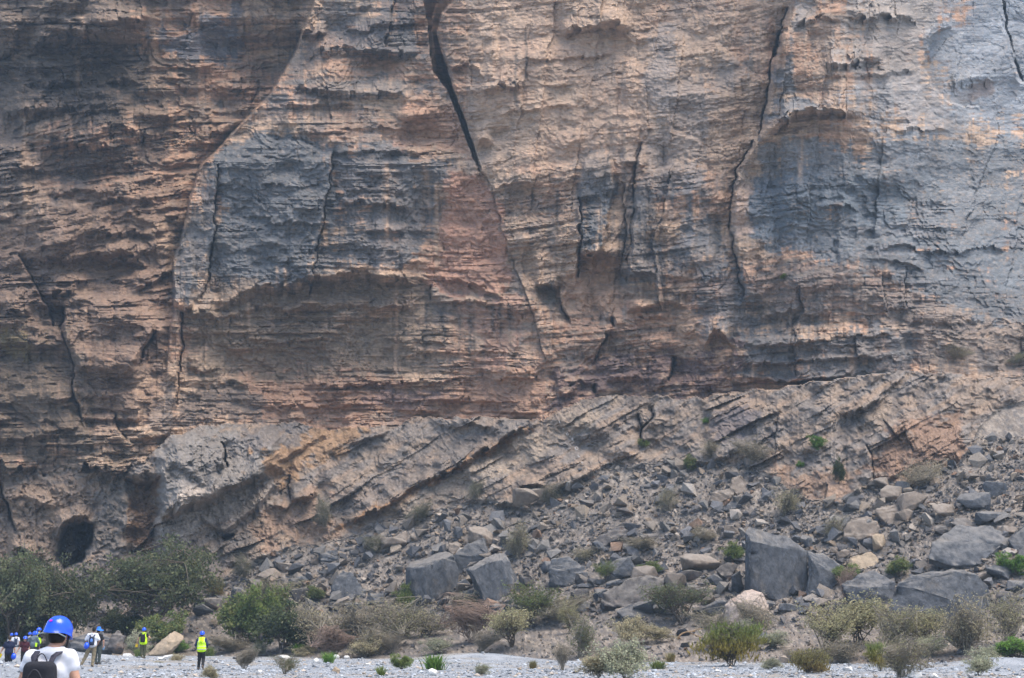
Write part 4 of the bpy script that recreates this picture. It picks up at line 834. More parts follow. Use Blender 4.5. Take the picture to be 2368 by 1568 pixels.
traced('dark grey rock behind the white-shirted walker', [(158, 1500, 0), (170, 1478, .5), (200, 1464, 1.0), (240, 1462, 1.0), (262, 1480, .4), (260, 1502, 0)], 'g', 2.4, Y0=121, seed=32)
traced('dark rounded rock right of the blue hat', [(250, 1496, 0), (255, 1470, .4), (275, 1456, .8), (288, 1470, .5), (284, 1498, 0)], 'd', 1.8, Y0=120, seed=33)
traced('long pale grey slab high on the left scree', [(734, 1282, .1), (760, 1272, .5), (812, 1266, .9), (826, 1280, .6), (790, 1298, 0), (742, 1296, -.1)], 'g', 1.6, seed=34)
traced('brown pointed boulder on the right scree, upper one of a pair', [(1687, 1130, .1), (1690, 1102, .4), (1712, 1098, .6), (1730, 1115, .4), (1728, 1140, 0), (1706, 1144, -.1)], 'b', 1.4, seed=35)
traced('brown slab leaning on the pointed brown boulder', [(1640, 1156, 0), (1650, 1138, .3), (1685, 1126, .6), (1702, 1132, .4), (1695, 1148, 0), (1660, 1164, -.2)], 'b', 1.3, seed=36)
traced('grey slab just below the leaning brown slab', [(1662, 1178, 0), (1690, 1156, .5), (1712, 1154, .6), (1716, 1166, .3), (1690, 1180, -.1)], 'g', 1.2, seed=37)

# middle-sized boulders: u, v (centre), width, height, colour, label
MID = [(1130, 1155, 34, 22, 'b', 'brown rock at the left end of the middle outcrop rubble'), (1215, 1150, 60, 44, 'b', 'broad brown bedrock knob in the middle scree'), (1250, 1145, 44, 40, 'b', 'right half of the brown bedrock knob'), (910, 1252, 60, 34, 'b', 'half-buried brown slab below the tilted beds'),
       (785, 1345, 26, 18, 'g', 'grey stone above the pyramid-shaped boulder'), (868, 1385, 40, 30, 'g', 'grey stone at the left foot of the flat-topped block'), (1300, 1320, 46, 56, 'g', 'grey upright stone right of the leaning block'), (1345, 1340, 34, 30, 'd', 'dark stone squeezed right of the upright stone'), (1270, 1310, 40, 24, 'g', 'small grey slab behind the upright stone'),
       (1438, 1310, 70, 50, 'g', 'cracked pale grey boulder above the long dark boulder'), (1490, 1330, 60, 44, 'b', 'rounded brown stone right of the cracked pale boulder'), (1620, 1300, 90, 40, 'b', 'flat brown slab left of the tallest boulder'), (1590, 1330, 60, 24, 'd', 'dark slab under the flat brown slab'), (1680, 1320, 50, 40, 'd', 'dark stone at the left foot of the tallest boulder'), (1655, 1345, 40, 34, 'g', 'grey stone in front of the tallest boulder\'s left foot'), (1705, 1345, 30, 50, 'g', 'upright dark slab against the tallest boulder'),
       (1560, 1345, 50, 40, 'b', 'brown stone in front of the flat brown slab'), (1420, 1345, 40, 18, 'g', 'thin grey slab on the rubble above the long dark boulder'), (1380, 1375, 50, 30, 'g', 'grey stone left of the long dark boulder'), (1340, 1375, 44, 30, 'd', 'dark stone two left of the long dark boulder'), (1150, 1405, 50, 26, 'g', 'flat grey stone in front of the leaning block'), (1075, 1355, 40, 20, 'b', 'flat brown stone in the dark gap'),
       (1690, 1225, 36, 22, 'b', 'tan stone behind the tallest boulder\'s top'), (1870, 1255, 20, 26, 'g', 'pale upright stone right of the tallest boulder'), (1950, 1280, 34, 24, 'b', 'brown stone above the tan wedge boulder'), (2030, 1255, 34, 40, 't', 'tan stone with a peaked top in the right scree'), (2090, 1190, 40, 34, 'b', 'small brown block under the outcrop\'s right end'), (2110, 1160, 70, 50, 'b', 'large brown block below the reddish outcrop face'), (2060, 1140, 50, 40, 'b', 'brown block left of the large brown block'), (2180, 1180, 50, 34, 'b', 'brown cube-like stone right of the large brown block'),
       (2040, 1120, 44, 30, 'b', 'pale topped brown stone at the outcrop foot'), (2250, 1160, 80, 34, 'g', 'flat blue-grey slab near the right edge, upper'), (2300, 1130, 60, 30, 'g', 'blue-grey slab at the right edge, highest'), (2230, 1210, 60, 28, 'd', 'dark slab above the broad pale slab'), (2290, 1195, 70, 30, 'g', 'grey slab right above the broad pale slab'), (2180, 1225, 40, 22, 'd', 'small dark stone left above the broad pale slab'), (2330, 1225, 50, 24, 'b', 'brown stone at the right edge above the pale slab'),
       (2310, 1325, 60, 34, 'g', 'flat pale stone right of the largest boulder'), (2350, 1355, 50, 30, 'g', 'pale stone low at the right picture edge'), (2320, 1375, 40, 20, 'd', 'dark stone under the pale edge stones'), (2275, 1335, 34, 24, 'b', 'pinkish stone right above the largest boulder'), (500, 1395, 70, 30, 'd', 'dark slab beside the acacia tree'), (470, 1410, 46, 30, 'g', 'grey stone right of the acacia trunk'), (560, 1375, 50, 34, 'g', 'grey stone above the green thicket'),
       (620, 1330, 60, 30, 'b', 'brown-grey slab on the left scree edge'), (655, 1310, 40, 20, 'b', 'smaller brown slab above it on the left scree edge'), (700, 1340, 40, 22, 'g', 'pale grey stone on the left scree'), (815, 1405, 40, 26, 'g', 'pale boulder above the grey thicket'), (1445, 1185, 40, 24, 'd', 'dark stone high on the middle scree'), (1355, 1163, 36, 22, 'd', 'lone dark boulder under the outcrop'), (1390, 1262, 46, 26, 'g', 'blue-grey slab in the middle scree'), (1500, 1240, 40, 24, 'd', 'dark stone beside the leaf-shaped slab'),
       (1770, 1400, 50, 26, 'g', 'grey stone right of the pinkish boulder'), (1830, 1405, 60, 20, 'g', 'low grey slab below the tallest boulder'), (1640, 1400, 80, 34, 'g', 'long grey slab left of the pinkish boulder'), (1510, 1400, 90, 30, 'g', 'dark grey slab at the acacia\'s left'), (1250, 1390, 56, 34, 'd', 'dark angular stone right below the leaning block'), (1215, 1345, 36, 26, 'd', 'small dark stone at the right foot of the leaning block'), (1480, 1375, 50, 24, 'd', 'dark wedge stone above the long dark boulder'), (1620, 1370, 70, 30, 'd', 'dark angular stone in front of the flat brown slab'), (1755, 1385, 40, 22, 'd', 'dark chip right above the pinkish boulder'), (700, 1375, 60, 34, 'd', 'dark angular boulder left of the pyramid-shaped boulder'), (590, 1350, 40, 22, 'd', 'small dark stone above the green thicket'), (2110, 1370, 30, 40, 'g', 'narrow grey stone between the cracked and largest boulders')]
for i, (u, v, w, h, k, lb) in enumerate(MID):
    r = random.Random(400 + i); Y0 = depth(u, min(v + h * .45, 1500)); Pm = []
    for _ in range(15):
        d = Vector((r.gauss(0, 1), r.gauss(0, 1), r.gauss(0, 1))).normalized(); mx_ = max(abs(d.x), abs(d.y), abs(d.z)); d = d.lerp(d / mx_, .65)
        Pm.append((u + d.x * w * .54, v + 2 - d.z * h * .56 + d.x * w * .12 * r.uniform(-1, 1), d.y * (w + h) / 4 * Y0 / FPX))
    Pw = [at(a, b, Y0 + .2 + c) for a, b, c in Pm]
    finish_boulder('boulder', rough_hull(Pw, 50 + i, .045, 2, 1, .05, None), BM_MATS[k], lb)
# pale cobbles on the gravel
COB = [(395, 1521, 40, 17, 'w', 'long whitish boulder at the gravel edge by the tan boulder'), (372, 1533, 24, 11, 'w', 'white cobble in front of the long whitish boulder'), (640, 1511, 30, 12, 'w', 'pale cobble at the gravel edge below the dark green bush'), (727, 1526, 22, 14, 'w', 'pale cobble left of the bright green tuft'), (776, 1517, 18, 14, 'w', 'pale cobble right behind the bright green tuft'), (801, 1518, 20, 10, 'w', 'second pale cobble right of the bright green tuft'), (652, 1518, 40, 12, 'w', 'flat pale stone below the dark green bush'),
       (775, 1551, 24, 18, 't', 'tan cobble low on the gravel'), (1000, 1556, 26, 20, 'w', 'big pale cobble below the bright green clump'), (1550, 1522, 14, 9, 'g', 'grey cobble right of the pale round shrub'), (1960, 1547, 26, 14, 'w', 'white cobble near the ochre shrub'), (2115, 1560, 36, 18, 'w', 'white boulder low in the right corner'), (2160, 1560, 22, 12, 'w', 'smaller white cobble beside the white boulder'), (240, 1540, 16, 8, 'g', 'grey cobble right of the white-shirted walker\'s feet'), (295, 1521, 26, 12, 'w', 'pale cobble left of the yellow-vested hiker with backpack'), (330, 1526, 18, 8, 'w', 'pale cobble at the feet of the backpacked hiker'), (545, 1520, 16, 7, 'g', 'grey cobble right of the yellow-vest walker'), (500, 1535, 18, 7, 'g', 'dark cobble beside the yellow-vest walker'), (1200, 1545, 12, 7, 't', 'tan pebble-like cobble in mid gravel'), (850, 1535, 14, 8, 'w', 'small pale cobble between two green tufts'), (600, 1554, 14, 7, 'w', 'small white cobble left of the gravel bush'), (1330, 1556, 16, 8, 'g', 'grey cobble left of the pale round shrub'), (1660, 1548, 16, 8, 'w', 'small white cobble below the yellow-green bush'), (1790, 1552, 14, 8, 'g', 'small grey cobble left of the ochre shrub')]
for i, (u, v, w, h, k, lb) in enumerate(COB):
    r = random.Random(900 + i); dz = ray(u, v + h * .4)[1]; Y0 = min(CAM_H / max(-dz, .01), 126); Pw = []
    c = at(u, v, Y0); zc = float(gz(c.x, c.y)); sc_ = Y0 / FPX
    for _ in range(22):
        d = Vector((r.gauss(0, 1), r.gauss(0, 1), r.gauss(0, 1))).normalized()
        Pw.append(Vector((c.x + d.x * w * .5 * sc_, c.y + d.y * w * .4 * sc_, zc + h * .3 * sc_ + d.z * h * .55 * sc_)))
    finish_boulder('cobble', rough_hull(Pw, 90 + i, .012, 2, 1, .02, None), BM_MATS[k], lb, 'cobble', None)

# ------------------------------------------------------------------ plants
def tube_np(path, r0, r1, n=3):
    """thin tapered tube along a polyline -> verts, quads"""
    path = np.asarray(path, float); m = len(path); Vt = []; Ft = []
    for i in range(m):
        t_ = path[min(i + 1, m - 1)] - path[max(i - 1, 0)]; t_ = t_ / (np.linalg.norm(t_) + 1e-9)
        a_ = np.cross(t_, [0.31, 0.2, 0.93] if abs(t_[2]) < .9 else [1, 0, 0]); a_ /= np.linalg.norm(a_) + 1e-9; b_ = np.cross(t_, a_)
        r = r0 + (r1 - r0) * i / (m - 1)
        for k in range(n):
            g = 6.2832 * k / n; Vt.append(path[i] + r * (math.cos(g) * a_ + math.sin(g) * b_))
    for i in range(m - 1):
        for k in range(n): Ft.append((i * n + k, i * n + (k + 1) % n, (i + 1) * n + (k + 1) % n, (i + 1) * n + k))
    return Vt, Ft


def bez(a, b, c, n):
    t_ = np.linspace(0, 1, n)[:, None]
    return (1 - t_) ** 2 * a + 2 * t_ * (1 - t_) * b + t_ ** 2 * c


def make_plant(seed, limbs, twigs, leaves, leaf, env, lobes=7, stemr=.012, twigr=.0035, clump=.06, blade=False, bend=.5, tall=1.7):
    r = np.random.RandomState(seed); Vb, Fb = [], []
    def add(path, r0, r1, n=3):
        vt, ft = tube_np(path, r0, r1, n); o_ = len(Vb); Vb.extend(vt); Fb.extend([tuple(q + o_ for q in f) for f in ft])
    cz, rx, rz = env                                # crown centre height, half width, half height
    LB = [(r.uniform(-.42, .42), r.uniform(-.42, .42), cz + r.uniform(-.55, .55) * rz, r.uniform(.22, .55)) for _ in range(lobes)]
    def target():
        lb = LB[r.randint(lobes)]; d = r.normal(0, 1, 3); d /= np.linalg.norm(d); d *= r.uniform(.45, 1) ** .6
        p = np.array([lb[0] + d[0] * lb[3] * rx, lb[1] + d[1] * lb[3] * rx, lb[2] + d[2] * lb[3] * rz])
        p[2] = max(p[2], .03); return p
    paths = []
    for i in range(limbs):
        tg = target(); b0 = np.array([r.normal(0, .025), r.normal(0, .025), 0]); mid = b0 * (1 - bend) + tg * bend; mid[:2] *= .55; mid[2] = tg[2] * .55
        p = bez(b0, mid, tg, 7) + r.normal(0, .008, (7, 3)); p[0] = b0; paths.append(p); add(p, stemr, stemr * .3, 4)
    tips = [p[-1] for p in paths]
    for i in range(twigs):
        p = paths[r.randint(len(paths))]; s_ = p[r.randint(2, 7)]; tg = target() * .6 + s_ * .4 + r.normal(0, .05, 3); tg[2] = max(tg[2], .02)
        q = bez(s_, (s_ + tg) / 2 + [0, 0, .04], tg, 4); add(q, twigr * 1.6, twigr * .7); tips.append(tg)
    P_ = np.array(Vb) if Vb else np.zeros((0, 3))
    lv = None
    if leaves:
        tips = np.array(tips); c = tips[r.randint(len(tips), size=leaves)] + r.normal(0, clump, (leaves, 3)) * [1, 1, .7]; c[:, 2] = np.maximum(c[:, 2], .012)
        a_ = r.normal(0, 1, (leaves, 3)); a_ /= np.linalg.norm(a_, axis=1)[:, None]
        if blade: a_ = np.array([0, 0, 1.0]) + .35 * a_ + .6 * c * [1, 1, 0]; a_ /= np.linalg.norm(a_, axis=1)[:, None]
        b_ = np.cross(a_, r.normal(0, 1, (leaves, 3))); b_ /= np.linalg.norm(b_, axis=1)[:, None]
        s_ = leaf * r.uniform(.6, 1.4, leaves)[:, None]
        q = np.stack([c - a_ * s_ * tall / 2, c + b_ * s_ * .5, c + a_ * s_ * tall / 2, c - b_ * s_ * .5], 1)
        shade = (r.uniform(.65, 1.35, leaves)[:, None] * np.ones((leaves, 4))).reshape(-1)
        lv = (q.reshape(-1, 3), np.arange(leaves * 4).reshape(-1, 4), np.stack([shade] * 3, -1))
    allp = np.concatenate([P_] + ([lv[0]] if lv else []))
    ex = np.percentile(np.abs(allp[:, :2]).max(1), 94); ez = np.percentile(allp[:, 2], 97); kx = .5 / ex; kz = 1.0 / ez
    P_ = P_ * [kx, kx, kz]
    if lv: lv = (lv[0] * [kx, kx, kz], lv[1], lv[2])
    mb = mesh_np('stems', P_, np.array(Fb), True) if len(Fb) else None
    ml = mesh_np('foliage', lv[0], lv[1], False, lv[2]) if lv else None
    return mb, ml


def make_tuft(seed, blades, wid=.02, lean=.45):
    r = np.random.RandomState(seed); Vt, Ft, Ct = [], [], []
    for i in range(blades):
        b = np.array([r.normal(0, .12), r.normal(0, .12), 0]); az = r.uniform(0, 6.28); h_ = r.uniform(.45, 1.0); ln = lean * r.uniform(.2, 1)
        tip = b + [math.cos(az) * ln, math.sin(az) * ln, h_]; mid = (b + tip) / 2 + [0, 0, .12]
        sd_ = np.array([-math.sin(az + r.normal(0, .8)), math.cos(az), 0]) * wid
        o_ = len(Vt); Vt += [b - sd_, b + sd_, mid + sd_ * .9, mid - sd_ * .9, tip + sd_ * .2, tip - sd_ * .2]; Ft += [(o_, o_ + 1, o_ + 2, o_ + 3), (o_ + 3, o_ + 2, o_ + 4, o_ + 5)]
        k = r.uniform(.7, 1.3); Ct += [[k] * 3] * 6
    return None, mesh_np('blades', np.array(Vt), np.array(Ft), False, np.array(Ct))


PK = {'tree': [make_plant(11, 10, 260, 15000, .016, (.60, .52, .40), 14, .016, .003, .045), make_plant(12, 10, 260, 15000, .016, (.58, .54, .44), 16, .016, .003, .045)],
      'acacia': [make_plant(21 + i, 7, 180, 4200, .016, (.60, .55, .38), 9, .012, .003, .05) for i in range(3)],
      'sparse': [make_plant(31 + i, 16, 460, 2600, .013, (.46, .52, .46), 10, .008, .0032, .05) for i in range(3)],
      'dense': [make_plant(41 + i, 7, 120, 5200, .030, (.52, .50, .48), 10, .012, .004, .055) for i in range(3)],
      'pale': [make_plant(51 + i, 9, 200, 6500, .020, (.46, .50, .46), 11, .008, .004, .045) for i in range(2)],
      'dead': [make_plant(61 + i, 14, 620, 0, .02, (.60, .55, .42), 8, .009, .0034) for i in range(2)],
      'broom': [make_plant(71 + i, 12, 260, 4200, .016, (.50, .50, .48), 9, .006, .003, .05, True, .5, 5.0) for i in range(2)],
      'tuft': [make_tuft(81, 260, .016), make_tuft(82, 190, .02, .6)],
      'dryfan': [make_plant(91, 30, 420, 900, .012, (.58, .50, .44), 9, .006, .0026, .06)]}


def leaf_mat(name, c, c2=None, zmix=None):
    m, n, l, b = new_mat(name, 0.75)
    a = n.new('ShaderNodeAttribute'); a.attribute_name = 'Col'
    oi = n.new('ShaderNodeObjectInfo'); mr = n.new('ShaderNodeMapRange'); mr.inputs[3].default_value = .8; mr.inputs[4].default_value = 1.2
    l.new(oi.outputs['Random'], mr.inputs[0])
    mx = n.new('ShaderNodeMix'); mx.data_type = 'RGBA'; mx.inputs[6].default_value = (*c, 1); mx.inputs[7].default_value = (*(c2 or c), 1)
    tc = n.new('ShaderNodeTexCoord'); nz = n.new('ShaderNodeTexNoise'); nz.inputs['Scale'].default_value = 7; l.new(tc.outputs['Object'], nz.inputs['Vector'])
    if zmix:
        sp = n.new('ShaderNodeSeparateXYZ'); l.new(tc.outputs['Object'], sp.inputs[0])
        ad = n.new('ShaderNodeMath'); ad.operation = 'MULTIPLY_ADD'; ad.inputs[1].default_value = .5; l.new(nz.outputs[0], ad.inputs[0]); l.new(sp.outputs[2], ad.inputs[2])
        r2 = n.new('ShaderNodeMapRange'); r2.inputs[1].default_value = zmix[0]; r2.inputs[2].default_value = zmix[1]; l.new(ad.outputs[0], r2.inputs[0]); l.new(r2.outputs[0], mx.inputs[0])
    else:
        r2 = n.new('ShaderNodeMapRange'); r2.inputs[1].default_value = .4; r2.inputs[2].default_value = .6; l.new(nz.outputs[0], r2.inputs[0]); l.new(r2.outputs[0], mx.inputs[0])
    v1 = n.new('ShaderNodeVectorMath'); v1.operation = 'MULTIPLY'; l.new(mx.outputs[2], v1.inputs[0]); l.new(a.outputs['Color'], v1.inputs[1])
    v2 = n.new('ShaderNodeVectorMath'); v2.operation = 'SCALE'; l.new(v1.outputs[0], v2.inputs[0]); l.new(mr.outputs[0], v2.inputs[3])
    l.new(v2.outputs[0], b.inputs['Base Color'])
    tr = n.new('ShaderNodeBsdfTranslucent'); l.new(v2.outputs[0], tr.inputs[0])
    ms = n.new('ShaderNodeMixShader'); ms.inputs[0].default_value = .42
    l.new(b.outputs[0], ms.inputs[1]); l.new(tr.outputs[0], ms.inputs[2]); l.new(ms.outputs[0], n['Material Output'].inputs[0])
    return m


LM = {'grey': leaf_mat('foliage_grey_green', (.29, .275, .150), (.34, .31, .18)), 'dark': leaf_mat('foliage_dark_green', (.058, .078, .038), (.085, .10, .045)), 'deep': leaf_mat('foliage_grey_dark', (.10, .122, .062), (.14, .148, .078)),
      'green': leaf_mat('foliage_green', (.11, .155, .055), (.175, .185, .068)), 'bright': leaf_mat('foliage_bright_green', (.10, .21, .035), (.15, .24, .05)), 'sage': leaf_mat('foliage_sage', (.30, .315, .215), (.36, .36, .25)),
      'ylw': leaf_mat('foliage_yellow_green', (.27, .21, .05), (.17, .20, .06), (.65, 1.15)), 'ochre': leaf_mat('foliage_ochre', (.26, .19, .07), (.19, .17, .075), (.4, .9)), 'straw': leaf_mat('foliage_straw', (.40, .345, .215), (.34, .31, .20)),
      'brown': leaf_mat('foliage_brownish', (.32, .28, .185), (.37, .315, .215)), 'lime': leaf_mat('foliage_lime', (.17, .20, .06), (.12, .17, .05))}
TW = {'bark': flat_mat('bark_grey_brown', (.105, .085, .066), .9, .25, 8), 'pink': flat_mat('twigs_pinkish', (.27, .195, .155), .9, .2, 8), 'pale': flat_mat('twigs_pale', (.20, .175, .14), .9, .2, 8), 'dry': flat_mat('twigs_dry_grey', (.21, .185, .145), .9, .2, 8)}


def ground_at(u, v):
    Yh = depth(u, v); dz = float(ray(u, v)[1])
    if dz < -0.004:
        Yg = CAM_H / -dz
        for _ in range(6):
            p = at(u, v, Yg); Yg = (CAM_H - float(gz(p.x, p.y))) / -dz
        if Yg < Yh + 1.5: return at(u, v, Yg), Yg
    return at(u, v, Yh), Yh


pcount = {}


def plant(u, v, w, h, kind, lm, label, tw='bark', name='shrub', cat='shrub', Y=None, group=None):
    """u, v = middle of the base; w, h in photo units"""
    loc, Yp = ground_at(u, v)
    if Y is not None: Yp = Y; loc = at(u, v, Y)
    m_ = Yp / FPX; vs = PK[kind]; i = pcount.get(kind, 0); pcount[kind] = i + 1
    mb, ml = vs[i % len(vs)]
    t_ = empty(name, loc - Vector((0, 0, .05)), i * 2.4 + u)
    t_.scale = (w * m_ * 1.04, w * m_ * 1.0, h * m_ * 1.03 + .05)
    for nm, me, mt in ((('trunk' if name == 'tree' else 'stems'), mb, TW[tw]), (('crown' if name == 'tree' else 'foliage'), ml, LM.get(lm))):
        if me is None: continue
        if len(me.materials) == 0: me.materials.append(mt)
        o = bpy.data.objects.new(nm, me); COL.objects.link(o); o.parent = t_
        o.material_slots[0].link = 'OBJECT'; o.material_slots[0].material = mt
    return tag(t_, label, cat, group)


